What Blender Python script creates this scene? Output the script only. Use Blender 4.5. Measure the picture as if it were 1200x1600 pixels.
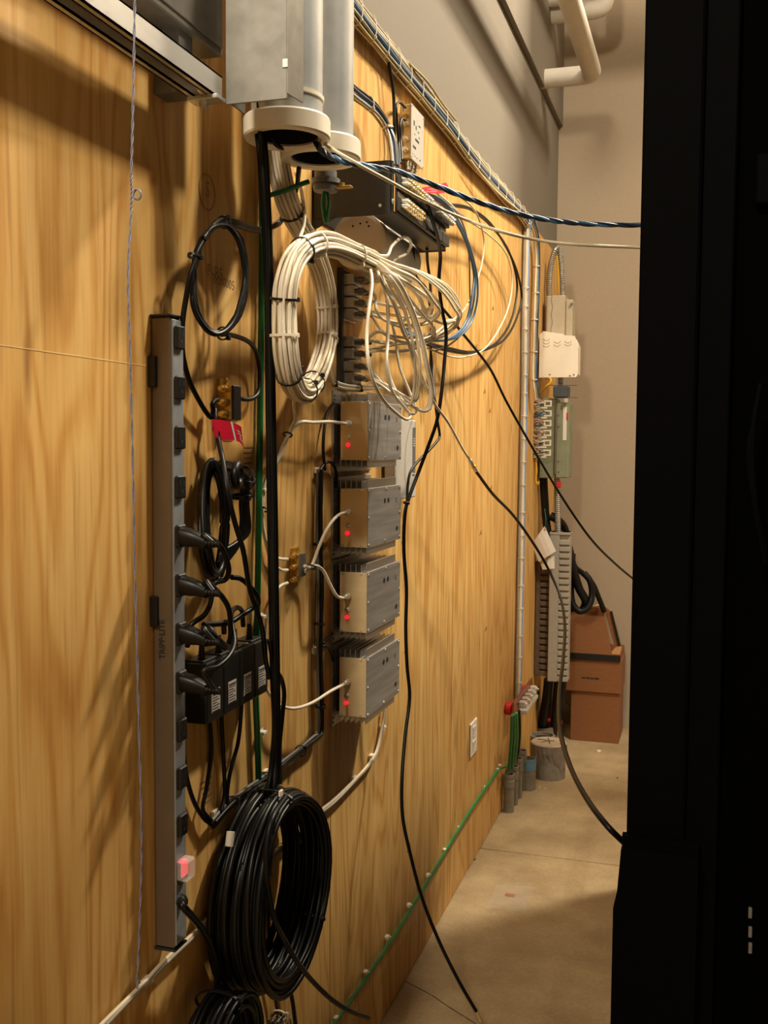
import bpy, bmesh, math, random
from mathutils import Vector, Matrix
random.seed(7)
for o in list(bpy.data.objects):
    bpy.data.objects.remove(o, do_unlink=True)
SC = bpy.context.scene
COL = SC.collection

# ------------------------------------------------------------------ camera
F = 1618.0
CAM = Vector((0.757, 0.0, 1.478))
RX = Vector((0.95456158, 0.02643764, -0.29683874))     # world axes written in camera axes (x right, y down, z ahead)
RY = Vector((0.29792713, -0.06064525, 0.95266026))
RZ = Vector((0.00718423, -0.9978092, -0.06576611))
cam_d = bpy.data.cameras.new('camera')
cam = bpy.data.objects.new('camera', cam_d)
COL.objects.link(cam)
cam_d.sensor_fit = 'AUTO'; cam_d.sensor_width = 36.0; cam_d.lens = 36.0 * F / 1600.0
cam_d.clip_start = 0.02; cam_d.clip_end = 60
m = Matrix(((RX[0], -RX[1], -RX[2]), (RY[0], -RY[1], -RY[2]), (RZ[0], -RZ[1], -RZ[2])))
cam.matrix_world = Matrix.Translation(CAM) @ m.to_4x4()
SC.camera = cam

# ------------------------------------------------------------------ world, lamps, exposure
w = bpy.data.worlds.new('world'); SC.world = w; w.use_nodes = True
w.node_tree.nodes['Background'].inputs[0].default_value = (1.0, 0.80, 0.58, 1)
w.node_tree.nodes['Background'].inputs[1].default_value = 0.006
def area_lamp(name, loc, size_x, size_y, watts, col=(1.0, 0.885, 0.69), tilt=0):
    d = bpy.data.lights.new(name, 'AREA'); d.shape = 'RECTANGLE'; d.size = size_x; d.size_y = size_y
    d.energy = watts; d.color = col
    o = bpy.data.objects.new(name, d); COL.objects.link(o); o.location = loc; o.rotation_euler = (math.radians(tilt), 0, 0)
    return o
area_lamp('ceiling_or_fill_lamp', (1.90, 4.70, 5.30), 0.30, 0.35, 330)
area_lamp('ceiling_or_fill_lamp', (2.40, 2.20, 5.30), 0.50, 0.40, 200)
area_lamp('ceiling_or_fill_lamp', (1.90, 3.20, 5.30), 0.30, 0.40, 55)
area_lamp('ceiling_or_fill_lamp', (0.24, -1.30, 3.50), 0.30, 0.40, 105, tilt=94)  # added fill lamp behind the camera, aimed level to brighten front-facing parts
SC.view_settings.view_transform = 'Standard'
SC.view_settings.look = 'None'
SC.view_settings.exposure = 0.2
SC.view_settings.gamma = 1.0
SC.view_settings.use_curve_mapping = False

# ------------------------------------------------------------------ geometry helpers
def ray(px, py):
    d = Vector((px - 600.0, py - 800.0, F))
    return Vector((RX.dot(d), RY.dot(d), RZ.dot(d)))
def at(px, py, x=0.0):
    """the point of the room that lies x metres off the plywood wall and shows at pixel px, py of the photograph"""
    d = ray(px, py); return CAM + d * ((x - CAM.x) / d.x)
def aty(px, py, y):
    d = ray(px, py); return CAM + d * ((y - CAM.y) / d.y)
def atz(px, py, z=0.0):
    d = ray(px, py); return CAM + d * ((z - CAM.z) / d.z)

class MB:
    def __init__(s): s.v = []; s.f = []; s.sm = []
    def add(s, vs, fs, smooth=False):
        n = len(s.v); s.v += [Vector(p) for p in vs]
        for f in fs: s.f.append([i + n for i in f]); s.sm.append(smooth)
        return s
    def box(s, x0, x1, y0, y1, z0, z1):
        vs = [(x, y, z) for x in (x0, x1) for y in (y0, y1) for z in (z0, z1)]
        return s.add(vs, [(0, 1, 3, 2), (4, 6, 7, 5), (0, 4, 5, 1), (2, 3, 7, 6), (0, 2, 6, 4), (1, 5, 7, 3)])
    def cbox(s, x0, x1, y0, y1, z0, z1, c=0.003, seg=1):
        bm = bmesh.new(); bmesh.ops.create_cube(bm, size=1)
        for v in bm.verts:
            v.co = Vector(((x0 + x1) / 2 + v.co.x * (x1 - x0), (y0 + y1) / 2 + v.co.y * (y1 - y0), (z0 + z1) / 2 + v.co.z * (z1 - z0)))
        bmesh.ops.bevel(bm, geom=list(bm.edges), offset=c, segments=seg, affect='EDGES', profile=0.5)
        bm.verts.index_update()
        s.add([v.co.copy() for v in bm.verts], [[v.index for v in f.verts] for f in bm.faces]); bm.free()
        return s
    def prism(s, poly, a, b):
        """poly: list of points; extruded by vector from offset a to b"""
        a = Vector(a); b = Vector(b); n = len(poly)
        vs = [Vector(p) + a for p in poly] + [Vector(p) + b for p in poly]
        fs = [list(range(n))[::-1], [i + n for i in range(n)]] + [(i, (i + 1) % n, (i + 1) % n + n, i + n) for i in range(n)]
        return s.add(vs, fs)
    def ring(s, rings, caps=(True, True), smooth=True, closed=False):
        n = len(rings[0]); vs = [p for r in rings for p in r]; fs = []
        R = len(rings)
        for i in range(R if closed else R - 1):
            for j in range(n):
                a = i * n + j; b = i * n + (j + 1) % n; k = ((i + 1) % R) * n
                fs.append((a, b, k + (j + 1) % n, k + j))
        s.add(vs, fs, smooth)
        if not closed:
            if caps[0]: s.add(rings[0], [list(range(n))[::-1]])
            if caps[1]: s.add(rings[-1], [list(range(n))])
        return s
    def lathe(s, p0, axis, prof, n=16, caps=(True, True)):
        """prof: (radius, distance along axis) pairs"""
        axis = Vector(axis).normalized(); u = axis.orthogonal().normalized(); v = axis.cross(u); p0 = Vector(p0)
        rings = [[p0 + axis * h + (u * math.cos(2 * math.pi * k / n) + v * math.sin(2 * math.pi * k / n)) * max(r, 1e-5) for k in range(n)] for r, h in prof]
        # flat-shade sharp profile turns by splitting the rings
        for i in range(len(rings) - 1):
            s.ring([rings[i], rings[i + 1]], caps=(caps[0] and i == 0, caps[1] and i == len(rings) - 2))
        return s
    def cyl(s, p0, p1, r, n=12):
        p0 = Vector(p0); p1 = Vector(p1)
        return s.lathe(p0, p1 - p0, [(r, 0), (r, (p1 - p0).length)], n)
    def torus(s, c, axis, R, r, n=20, m=6, a0=0.0, a1=2 * math.pi):
        axis = Vector(axis).normalized(); u = axis.orthogonal().normalized(); v = axis.cross(u); c = Vector(c)
        full = abs(a1 - a0 - 2 * math.pi) < 1e-6; rings = []
        for i in range(n if full else n + 1):
            a = a0 + (a1 - a0) * i / n; d = u * math.cos(a) + v * math.sin(a)
            rings.append([c + d * (R + r * math.cos(2 * math.pi * j / m)) + axis * (r * math.sin(2 * math.pi * j / m)) for j in range(m)])
        return s.ring(rings, closed=full)
    def tube(s, pts, r, n=8, sub=5, closed=False, spline=True):
        if spline: pts = smooth(pts, sub, closed)
        s.ring(sweep(pts, r, n, closed), closed=closed)
        return s

def smooth(pts, sub=5, closed=False):
    P = [Vector(p) for p in pts]; n = len(P)
    if n < 3: return P
    out = []
    for i in range(n if closed else n - 1):
        p1 = P[i]; p2 = P[(i + 1) % n]
        p0 = P[i - 1] if (i > 0 or closed) else p1 * 2 - p2
        p3 = P[(i + 2) % n] if (i + 2 < n or closed) else p2 * 2 - p1
        # centripetal-like tension keeps unevenly spaced points from overshooting
        d = (p2 - p1).length
        m1 = (p2 - p0) * (d / max(1e-6, (p1 - p0).length + d)); m2 = (p3 - p1) * (d / max(1e-6, d + (p3 - p2).length))
        for k in range(sub):
            t = k / sub; t2 = t * t; t3 = t2 * t
            out.append(p1 * (2 * t3 - 3 * t2 + 1) + m1 * (t3 - 2 * t2 + t) + p2 * (-2 * t3 + 3 * t2) + m2 * (t3 - t2))
    if not closed: out.append(P[-1])
    return out
def frames(P, closed=False, up=Vector((1, 0, 0))):
    """per point: tangent, x-ish normal (kept near the wall normal) and binormal"""
    n = len(P); out = []; prev = None
    for i in range(n):
        a = P[i - 1] if (i > 0 or closed) else P[0]; b = P[(i + 1) % n] if (i < n - 1 or closed) else P[-1]
        t = (b - a); t = t.normalized() if t.length > 1e-9 else Vector((0, 0, 1))
        ref = prev if prev is not None else up
        u = ref - t * ref.dot(t)
        if u.length < 1e-3: u = t.orthogonal()
        u.normalize(); prev = u
        out.append((t, u, t.cross(u)))
    return out
def sweep(P, r, n, closed=False):
    rings = []
    for p, (t, u, v) in zip(P, frames(P, closed)):
        rings.append([p + (u * math.cos(2 * math.pi * k / n) + v * math.sin(2 * math.pi * k / n)) * r for k in range(n)])
    return rings
def offset_path(P, a, b, closed=False):
    """path moved by a along the wall normal side and b along the sideways direction"""
    return [p + u * a + v * b for p, (t, u, v) in zip(P, frames(P, closed))]

def build(mb, name, mat, parent=None, loc=None):
    """ONE mesh object; its vertices are stored relative to loc (top level) or to the thing it belongs to"""
    if parent is not None:
        r = parent
        while r.parent is not None: r = r.parent
        org = Vector(r.location)
    else:
        if loc is None:
            xs = [v.x for v in mb.v]; ys = [v.y for v in mb.v]; zs = [v.z for v in mb.v]
            loc = ((min(xs) + max(xs)) / 2, (min(ys) + max(ys)) / 2, min(zs))
        org = Vector(loc)
    me = bpy.data.meshes.new(name)
    me.from_pydata([v - org for v in mb.v], [], mb.f); me.validate()
    if len(me.polygons) == len(mb.sm): me.polygons.foreach_set('use_smooth', mb.sm)
    bm = bmesh.new(); bm.from_mesh(me); bmesh.ops.recalc_face_normals(bm, faces=bm.faces); bm.to_mesh(me); bm.free()
    if mat is not None: me.materials.append(mat)
    o = bpy.data.objects.new(name, me); COL.objects.link(o)
    if parent is not None: o.parent = parent
    else: o.location = org
    return o
def tag(o, label=None, cat=None, group=None, kind=None):
    if label: o['label'] = label
    if cat: o['category'] = cat
    if group: o['group'] = group
    if kind: o['kind'] = kind
    return o
def thing(name, label, cat, loc, group=None):
    o = bpy.data.objects.new(name, None); COL.objects.link(o); o.location = Vector(loc); o.empty_display_size = 0.05
    return tag(o, label, cat, group)
def text_mb(s, size, origin, ux, uy, depth=0.0004, bold=0.0):
    """flat lettering: ux, uy are the reading and up directions"""
    c = bpy.data.curves.new('lettering', 'FONT'); c.body = s; c.size = size; c.align_x = 'CENTER'; c.align_y = 'CENTER'; c.resolution_u = 2; c.offset = bold
    o = bpy.data.objects.new('lettering', c); COL.objects.link(o)
    dg = bpy.context.evaluated_depsgraph_get(); me = bpy.data.meshes.new_from_object(o.evaluated_get(dg))
    ux = Vector(ux).normalized(); uy = Vector(uy).normalized(); nrm = ux.cross(uy)
    mb = MB(); mb.add([Vector(origin) + ux * v.co.x + uy * v.co.y + nrm * depth for v in me.vertices], [list(p.vertices) for p in me.polygons])
    bpy.data.objects.remove(o); bpy.data.curves.remove(c); bpy.data.meshes.remove(me)
    return mb

# ------------------------------------------------------------------ materials
def mat(name, col, rough=0.5, metal=0.0, noise=0.12, scale=40.0, bump=0.0, stretch=(1, 1, 1), emit=None, spec=0.5, coat=0.0):
    m = bpy.data.materials.new(name); m.use_nodes = True; nt = m.node_tree; N = nt.nodes; L = nt.links
    b = N['Principled BSDF']; b.inputs['Roughness'].default_value = rough; b.inputs['Metallic'].default_value = metal
    b.inputs['Specular IOR Level'].default_value = spec; b.inputs['Coat Weight'].default_value = coat
    tc = N.new('ShaderNodeTexCoord'); mp = N.new('ShaderNodeMapping'); mp.inputs['Scale'].default_value = stretch
    L.new(tc.outputs['Object'], mp.inputs['Vector'])
    nz = N.new('ShaderNodeTexNoise'); nz.inputs['Scale'].default_value = scale; nz.inputs['Detail'].default_value = 4
    L.new(mp.outputs[0], nz.inputs['Vector'])
    rp = N.new('ShaderNodeValToRGB'); e = rp.color_ramp.elements
    e[0].position = 0.3; e[1].position = 0.7
    e[0].color = [max(0, c * (1 - noise)) for c in col] + [1]; e[1].color = [min(1, c * (1 + noise)) for c in col] + [1]
    L.new(nz.outputs['Fac'], rp.inputs['Fac']); L.new(rp.outputs['Color'], b.inputs['Base Color'])
    if bump:
        bp = N.new('ShaderNodeBump'); bp.inputs['Strength'].default_value = bump; bp.inputs['Distance'].default_value = 0.002
        L.new(nz.outputs['Fac'], bp.inputs['Height']); L.new(bp.outputs['Normal'], b.inputs['Normal'])
    if emit:
        b.inputs['Emission Color'].default_value = (*emit[0], 1); b.inputs['Emission Strength'].default_value = emit[1]
    return m
def wood_material():
    m = bpy.data.materials.new('plywood'); m.use_nodes = True; nt = m.node_tree; N = nt.nodes; L = nt.links
    b = N['Principled BSDF']; b.inputs['Specular IOR Level'].default_value = 0.25
    tc = N.new('ShaderNodeTexCoord'); oi = N.new('ShaderNodeObjectInfo')
    off = N.new('ShaderNodeVectorMath'); off.operation = 'MULTIPLY_ADD'
    L.new(oi.outputs['Random'], off.inputs[0]); off.inputs[1].default_value = (0, 13.7, 9.3); L.new(tc.outputs['Object'], off.inputs[2])
    def mapped(s):
        mp = N.new('ShaderNodeMapping'); mp.inputs['Scale'].default_value = s; L.new(off.outputs[0], mp.inputs['Vector']); return mp
    def noise(s, scale, detail=4, rough=0.55, dist=0.0):
        nz = N.new('ShaderNodeTexNoise'); nz.inputs['Scale'].default_value = scale; nz.inputs['Detail'].default_value = detail
        nz.inputs['Roughness'].default_value = rough; nz.inputs['Distortion'].default_value = dist
        L.new(mapped(s).outputs[0], nz.inputs['Vector']); return nz
    def math_(op, a, b_=None, c=None):
        n = N.new('ShaderNodeMath'); n.operation = op
        for i, x in enumerate((a, b_, c)):
            if x is None: continue
            if isinstance(x, (int, float)): n.inputs[i].default_value = x
            else: L.new(x, n.inputs[i])
        return n.outputs[0]
    # cathedral figure: rings of a low relief noise that is long in z
    fig = noise((0, 1.0, 0.13), 3.6, 3, 0.5, 0.3)
    rings = math_('FRACT', math_('MULTIPLY', fig.outputs['Fac'], 19.0))
    ring_dark = math_('POWER', math_('MULTIPLY_ADD', math_('SINE', math_('MULTIPLY', rings, 6.2832)), 0.5, 0.5), 2.2)
    fine = noise((0, 1.0, 0.03), 150.0, 3, 0.6)
    broad = noise((0, 1.0, 0.13), 17.0, 5, 0.62, 0.6)
    pore = noise((0, 1.0, 0.05), 60.0, 2, 0.5)
    mixv = math_('ADD', math_('MULTIPLY', ring_dark, 0.20), math_('ADD', math_('MULTIPLY', fine.outputs['Fac'], 0.32), math_('MULTIPLY', broad.outputs['Fac'], 0.62)))
    rp = N.new('ShaderNodeValToRGB'); e = rp.color_ramp.elements
    e[0].position = 0.36; e[0].color = (0.70, 0.45, 0.165, 1)
    e[1].position = 0.84; e[1].color = (0.42, 0.175, 0.034, 1)
    k = e.new(0.58); k.color = (0.60, 0.335, 0.098, 1)
    L.new(mixv, rp.inputs['Fac'])
    # dark resin flecks, small knots
    vo = N.new('ShaderNodeTexVoronoi'); vo.inputs['Scale'].default_value = 4.2; vo.inputs['Randomness'].default_value = 1
    L.new(mapped((0, 3.4, 0.55)).outputs[0], vo.inputs['Vector'])
    kn = N.new('ShaderNodeMapRange'); kn.inputs[1].default_value = 0.02; kn.inputs[2].default_value = 0.15; kn.inputs[3].default_value = 0.75; kn.inputs[4].default_value = 0.0
    L.new(vo.outputs['Distance'], kn.inputs[0])
    sel = N.new('ShaderNodeSeparateColor'); L.new(vo.outputs['Color'], sel.inputs[0])
    knot = math_('MULTIPLY', kn.outputs[0], math_('GREATER_THAN', sel.outputs[0], 0.68))
    pk = N.new('ShaderNodeMapRange'); pk.inputs[1].default_value = 0.60; pk.inputs[2].default_value = 0.74; pk.inputs[3].default_value = 0; pk.inputs[4].default_value = 0.42
    L.new(pore.outputs['Fac'], pk.inputs[0])
    mx = N.new('ShaderNodeMixRGB'); mx.inputs[2].default_value = (0.26, 0.095, 0.022, 1)
    L.new(math_('MAXIMUM', knot, pk.outputs[0]), mx.inputs[0]); L.new(rp.outputs[0], mx.inputs[1]); L.new(mx.outputs[0], b.inputs['Base Color'])
    rr = N.new('ShaderNodeMapRange'); rr.inputs[3].default_value = 0.42; rr.inputs[4].default_value = 0.62
    L.new(fine.outputs['Fac'], rr.inputs[0]); L.new(rr.outputs[0], b.inputs['Roughness'])
    bp = N.new('ShaderNodeBump'); bp.inputs['Strength'].default_value = 0.12; bp.inputs['Distance'].default_value = 0.001
    L.new(fine.outputs['Fac'], bp.inputs['Height']); L.new(bp.outputs[0], b.inputs['Normal'])
    return m
def concrete_material():
    m = bpy.data.materials.new('concrete'); m.use_nodes = True; nt = m.node_tree; N = nt.nodes; L = nt.links
    b = N['Principled BSDF']; b.inputs['Roughness'].default_value = 0.6; b.inputs['Specular IOR Level'].default_value = 0.3
    tc = N.new('ShaderNodeTexCoord')
    a = N.new('ShaderNodeTexNoise'); a.inputs['Scale'].default_value = 3.2; a.inputs['Detail'].default_value = 7; a.inputs['Roughness'].default_value = 0.62
    c = N.new('ShaderNodeTexNoise'); c.inputs['Scale'].default_value = 90; c.inputs['Detail'].default_value = 4
    for n in (a, c): L.new(tc.outputs['Object'], n.inputs['Vector'])
    ad = N.new('ShaderNodeMath'); ad.operation = 'MULTIPLY_ADD'; L.new(c.outputs['Fac'], ad.inputs[0]); ad.inputs[1].default_value = 0.3; L.new(a.outputs['Fac'], ad.inputs[2])
    rp = N.new('ShaderNodeValToRGB'); e = rp.color_ramp.elements
    e[0].position = 0.42; e[0].color = (0.27, 0.19, 0.10, 1); e[1].position = 0.88; e[1].color = (0.52, 0.395, 0.23, 1)
    L.new(ad.outputs[0], rp.inputs[0]); L.new(rp.outputs[0], b.inputs['Base Color'])
    bp = N.new('ShaderNodeBump'); bp.inputs['Strength'].default_value = 0.15; bp.inputs['Distance'].default_value = 0.002
    L.new(c.outputs['Fac'], bp.inputs['Height']); L.new(bp.outputs[0], b.inputs['Normal'])
    return m
def clear_material(name, col, alpha, rough=0.15):
    m = mat(name, col, rough, 0, 0.05, 30); m.node_tree.nodes['Principled BSDF'].inputs['Alpha'].default_value = alpha
    return m
WOOD = wood_material(); CONC = concrete_material()
DRY = mat('painted_drywall_darkened', (0.172, 0.144, 0.110), 0.8, 0, 0.025, 60, 0.06)  # same paint as the back wall, darkened to offset the lamps' brightness here
DRYB = mat('painted_block', (0.36, 0.28, 0.195), 0.85, 0, 0.03, 90, 0.12)
CEIL = mat('ceiling_paint', (0.40, 0.31, 0.23), 0.9, 0, 0.05, 20)
BLK = mat('black_rubber', (0.0036, 0.0034, 0.0032), 0.4, 0, 0.2, 60, spec=0.35)
BLKM = mat('matte_black_cable', (0.0045, 0.0042, 0.004), 0.45, 0, 0.2, 60, spec=0.3)
BLKP = mat('black_plastic', (0.006, 0.0055, 0.005), 0.45, 0, 0.2, 80)
RACK = mat('black_rack_paint', (0.0010, 0.0010, 0.0011), 0.75, 0, 0.15, 60, spec=0.04)
RACK2 = mat('black_rack_panel', (0.0004, 0.0004, 0.0004), 0.85, 0, 0.15, 60, spec=0.02)
STEELB = mat('dark_steel', (0.028, 0.026, 0.024), 0.45, 0.3, 0.15, 50)
WHT = mat('white_cable', (0.84, 0.75, 0.60), 0.42, 0, 0.06, 30)
CREAM = mat('cream_cable', (0.74, 0.63, 0.44), 0.45, 0, 0.06, 30)
GRYC = mat('grey_cable', (0.36, 0.31, 0.25), 0.5, 0, 0.08, 30)
TANC = mat('tan_cable', (0.42, 0.31, 0.12), 0.5, 0, 0.1, 30)
BLU = mat('blue_cable', (0.055, 0.14, 0.26), 0.42, 0, 0.1, 30)
PALEB = mat('pale_blue_cable', (0.22, 0.34, 0.62), 0.45, 0, 0.1, 30)
DBLU = mat('dark_blue_cable', (0.02, 0.032, 0.055), 0.4, 0, 0.1, 30)
GRN = mat('green_wire', (0.006, 0.13, 0.035), 0.4, 0, 0.15, 30)
GRNL = mat('bright_green_wire', (0.03, 0.26, 0.07), 0.4, 0, 0.15, 30)
TIEW = mat('white_nylon_tie', (0.80, 0.72, 0.58), 0.4, 0, 0.04, 30)
TIEB = mat('black_nylon_tie', (0.008, 0.008, 0.008), 0.4, 0, 0.1, 30)
ALU = mat('brushed_aluminium', (0.62, 0.60, 0.57), 0.34, 0.92, 0.10, 60, 0.05, (1, 0.06, 1.5))
ALUG = mat('brushed_grey_cover', (0.52, 0.50, 0.48), 0.42, 0.7, 0.2, 60, 0.08, (1, 0.08, 1.6))
ALUF = mat('aluminium_wood_reflection', (0.86, 0.66, 0.38), 0.34, 0.35, 0.05, 60, 0.03, (0.1, 1, 1))  # plain aluminium; the gold tint paints in the plywood's reflection
GALV = mat('galvanised_steel', (0.72, 0.73, 0.72), 0.36, 0.6, 0.14, 14, 0.03)
SHEET = mat('sheet_steel', (0.25, 0.235, 0.205), 0.45, 0.6, 0.20, 26, 0.04)
STRUT = mat('strut_steel', (0.80, 0.80, 0.79), 0.30, 0.7, 0.10, 24, 0.04, (1, 0.2, 1))
CHROME = mat('nickel', (0.80, 0.77, 0.70), 0.22, 0.65, 0.05, 60)
BRASS = mat('brass', (0.70, 0.47, 0.14), 0.28, 0.75, 0.10, 60)
COPPER = mat('copper', (0.42, 0.15, 0.08), 0.38, 0.8, 0.15, 40)
PVC = mat('white_pvc', (0.86, 0.78, 0.64), 0.42, 0, 0.05, 12)
HOLE = mat('hole_shade', (0.004, 0.004, 0.004), 0.9, 0, 0.1, 20)  # near-black colour standing in for the shade inside holes and bores
LEDR = mat('red_led', (0.8, 0.02, 0.04), 0.3, 0, 0.02, 20, emit=((1.0, 0.01, 0.03), 1.1))
SWR = mat('red_rocker', (0.8, 0.05, 0.08), 0.3, 0, 0.05, 20, emit=((1.0, 0.06, 0.10), 0.55))
RED = mat('red_vinyl', (0.66, 0.012, 0.04), 0.42, 0, 0.05, 30)
REDP = mat('red_insulator', (0.55, 0.015, 0.02), 0.4, 0, 0.08, 30)
PAPER = mat('white_paper', (0.74, 0.68, 0.60), 0.7, 0, 0.04, 40)
LABEL = mat('printed_label', (0.46, 0.42, 0.37), 0.6, 0, 0.04, 80)
INK = mat('black_ink', (0.02, 0.018, 0.016), 0.7, 0, 0.1, 60)
FADE = mat('faded_stamp_ink', (0.29, 0.16, 0.065), 0.8, 0, 0.25, 160)
PSF = mat('grey_anodised', (0.30, 0.31, 0.33), 0.45, 0.35, 0.08, 60)
PSB = mat('taupe_housing', (0.15, 0.105, 0.062), 0.5, 0.3, 0.08, 30)
LGREY = mat('pale_grey_plastic', (0.52, 0.48, 0.42), 0.45, 0, 0.05, 30)
DGREY = mat('grey_plastic', (0.13, 0.125, 0.115), 0.5, 0, 0.1, 40)
PANEL = mat('patch_panel_grey', (0.055, 0.050, 0.044), 0.45, 0.2, 0.12, 60)
BEIGE = mat('beige_plastic', (0.52, 0.42, 0.31), 0.55, 0, 0.05, 30)
TANB = mat('tan_enclosure', (0.42, 0.35, 0.24), 0.5, 0, 0.05, 30)
SAGE = mat('sage_green_box', (0.22, 0.24, 0.15), 0.55, 0, 0.08, 20)
FLEX = mat('flexible_steel_conduit', (0.34, 0.32, 0.28), 0.4, 0.8, 0.15, 60)
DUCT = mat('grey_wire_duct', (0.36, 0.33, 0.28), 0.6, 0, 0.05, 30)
DUCTB = mat('shaded_wire_duct', (0.115, 0.078, 0.05), 0.7, 0, 0.2, 30)  # duct grey darkened; its shade is put into the colour
YEL = mat('yellow_wire', (0.62, 0.36, 0.02), 0.45, 0, 0.1, 30)
CARD = mat('cardboard', (0.225, 0.085, 0.025), 0.8, 0, 0.07, 25, 0.05, (1, 1, 5))
CARDL = mat('cardboard_cut_side', (0.40, 0.20, 0.08), 0.8, 0, 0.07, 25)
CONG = mat('dusty_grey_conduit', (0.22, 0.19, 0.145), 0.7, 0, 0.2, 30)
TAPEG = mat('duct_tape', (0.22, 0.185, 0.15), 0.5, 0.15, 0.2, 25, 0.25)
TAPEB = mat('blue_tape', (0.11, 0.25, 0.36), 0.6, 0, 0.1, 30)
DUSTY = mat('dusty_cover', (0.42, 0.33, 0.22), 0.85, 0, 0.15, 30, 0.1)
STRING = mat('blue_grey_string', (0.20, 0.20, 0.27), 0.55, 0, 0.2, 200)
CLEAR = clear_material('clear_film', (0.75, 0.68, 0.60), 0.16, 0.2)
CLEARC = clear_material('clear_cover', (0.85, 0.80, 0.78), 0.34, 0.12)
PINK = mat('pink_wire', (0.48, 0.26, 0.22), 0.5, 0, 0.15, 60)
PIPEW = mat('white_pipe_cover', (0.56, 0.50, 0.42), 0.6, 0, 0.05, 20)

# ------------------------------------------------------------------ the setting
YB = 5.47
def struct(mb, name, m, parent=None, loc=(0, 0, 0)):
    o = build(mb, name, m, parent, loc)
    if parent is None: o['kind'] = 'structure'
    return o
floor = struct(MB().box(-0.2, 5.2, -2.6, 5.7, -0.12, -0.012), 'floor', CONC)
for y0, y1 in ((-2.6, 3.647), (3.653, 5.6)):
    build(MB().cbox(-0.02, 5.1, y0, y1, -0.012, 0.0, 0.002), 'floor_slab', CONC, floor)
pts = [atz(a, b, 0.0) for a, b in ((618, 1526), (648, 1541), (676, 1556), (702, 1574), (728, 1590), (752, 1606))]
for a, b in zip(pts, pts[1:]):
    n_ = Vector((b.y - a.y, a.x - b.x, 0)).normalized() * .0022
    build(MB().prism([a - n_, a + n_, b + n_ * .6, b - n_ * .6], (0, 0, -.003), (0, 0, .0006)), 'crack', mat('crack_grey', (.10, .075, .045), .9), floor)
wall_l = struct(MB().box(-0.15, -0.019, -2.6, 5.6, 0, 6.0), 'wall_left', DRY)
seams = [-1.62, -0.40, 0.836, 2.057, 3.168, 4.385, 5.40]
for y0, y1 in zip(seams, seams[1:]):
    build(MB().cbox(-0.0185, 0.0, y0 + 0.0012, y1 - 0.0012, 0.003, 2.44, 0.0012), 'plywood_panel', WOOD, wall_l)
struct(MB().box(-0.15, 5.1, YB, YB + 0.15, 0, 6.0), 'wall_back', DRYB)
struct(MB().box(4.9, 5.1, -2.6, YB, 0, 6.0), 'wall_right', DRY)
struct(MB().box(-0.15, 5.1, -2.75, -2.6, 0, 6.0), 'wall_front', DRY)
struct(MB().box(-0.15, 5.1, -2.75, 5.6, 6.0, 6.1), 'ceiling', CEIL)
# bulkhead that runs along the wall above the drywall
struct(MB().cbox(-0.019, 0.002, -2.5, YB, 3.11, 6.0, 0.003), 'trim_1', DRY)

# stamps printed on the plywood
panel0 = [o for o in bpy.data.objects if o.name.startswith('plywood_panel')]
def stamp(parent, s, size, px, py, mt=FADE, uy=(0, 0, 1), ux=(0, 1, 0)):
    c = at(px, py, 0.0); build(text_mb(s, size, c, ux, uy, 0.0005), 'stamp', mt, parent)
pp = {i: o for i, o in enumerate(panel0)}
stamp(pp[2], 'S', 0.034, 324, 297)
c = at(323.5, 300, 0.0005)
build(MB().torus(c, (1, 0, 0), 0.027, 0.0009, 28, 4), 'stamp', FADE, pp[2])
stamp(pp[2], 'P-B5', 0.03, 336, 427)
stamp(pp[2], '0.0-0005', 0.022, 350, 442)
for (px, py, a) in ((357, 655, 0.0), (322, 1220, 0.02), (342, 1330, 0.03), (388, 700, 0.0)):
    c = at(px, py, 0.0)
    mb = MB()
    for k in range(5):
        mb.box(0.0002, 0.0007, c.y - 0.02 + a * k * 0.2, c.y + 0.02 - 0.004 * (k % 3), c.z - k * 0.009, c.z - k * 0.009 + 0.0022)
    build(mb, 'stamp', FADE, pp[2])
for i, rows in ((3, [(745, 540), (758, 610), (752, 830), (640, 1320), (632, 840), (636, 1010)]), (4, [(771, 480), (766, 640), (768, 760), (760, 980)])):
    for (px, py) in rows:
        c = at(px, py, 0.0); mb = MB()
        for k in range(4):
            mb.box(0.0002, 0.0007, c.y - 0.03 + 0.012 * k, c.y - 0.02 + 0.012 * k, c.z - 0.012 + 0.004 * (k % 2), c.z - 0.008 + 0.006 * (k % 3))
        build(mb, 'stamp', FADE, pp[i])

a, b = at(0, 539, 0), at(229, 567, 0)
build(MB().box(0.0, .0004, .80 + .04, b.y - .002, a.z - .0008, a.z + .0008), 'scratch', mat('pale_scratch', (.70, .46, .18), .6), pp[2])
# ------------------------------------------------------------------ cable helpers
def path(pts, dx=0.0):
    """pts: (px, py, metres off the wall)"""
    return [at(a, b, c + dx) for a, b, c in pts]
def cable(name, label, cat, pts, r, mt, group=None, n=8, sub=6, clips=None):
    t = None
    P = path(pts)
    if clips is None:
        o = build(MB().tube(P, r, n, sub), name, mt); return tag(o, label, cat, group)
    t = thing(name, label, cat, P[-1], group)
    build(MB().tube(P, r, n, sub), 'jacket', mt, t)
    return t
def clip(parent, px, py, x=0.0, s=0.011, mt=TIEW, name='cable_clip'):
    c = at(px, py, 0.0)
    mb = MB().cbox(0.0, max(0.006, x), c.y - s, c.y + s, c.z - s * 0.6, c.z + s * 0.6, 0.0015)
    mb.cyl((max(0.006, x), c.y + s * 0.6, c.z), (max(0.006, x) + 0.003, c.y + s * 0.6, c.z), s * 0.28, 8)
    return build(mb, name, mt, parent)
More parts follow.
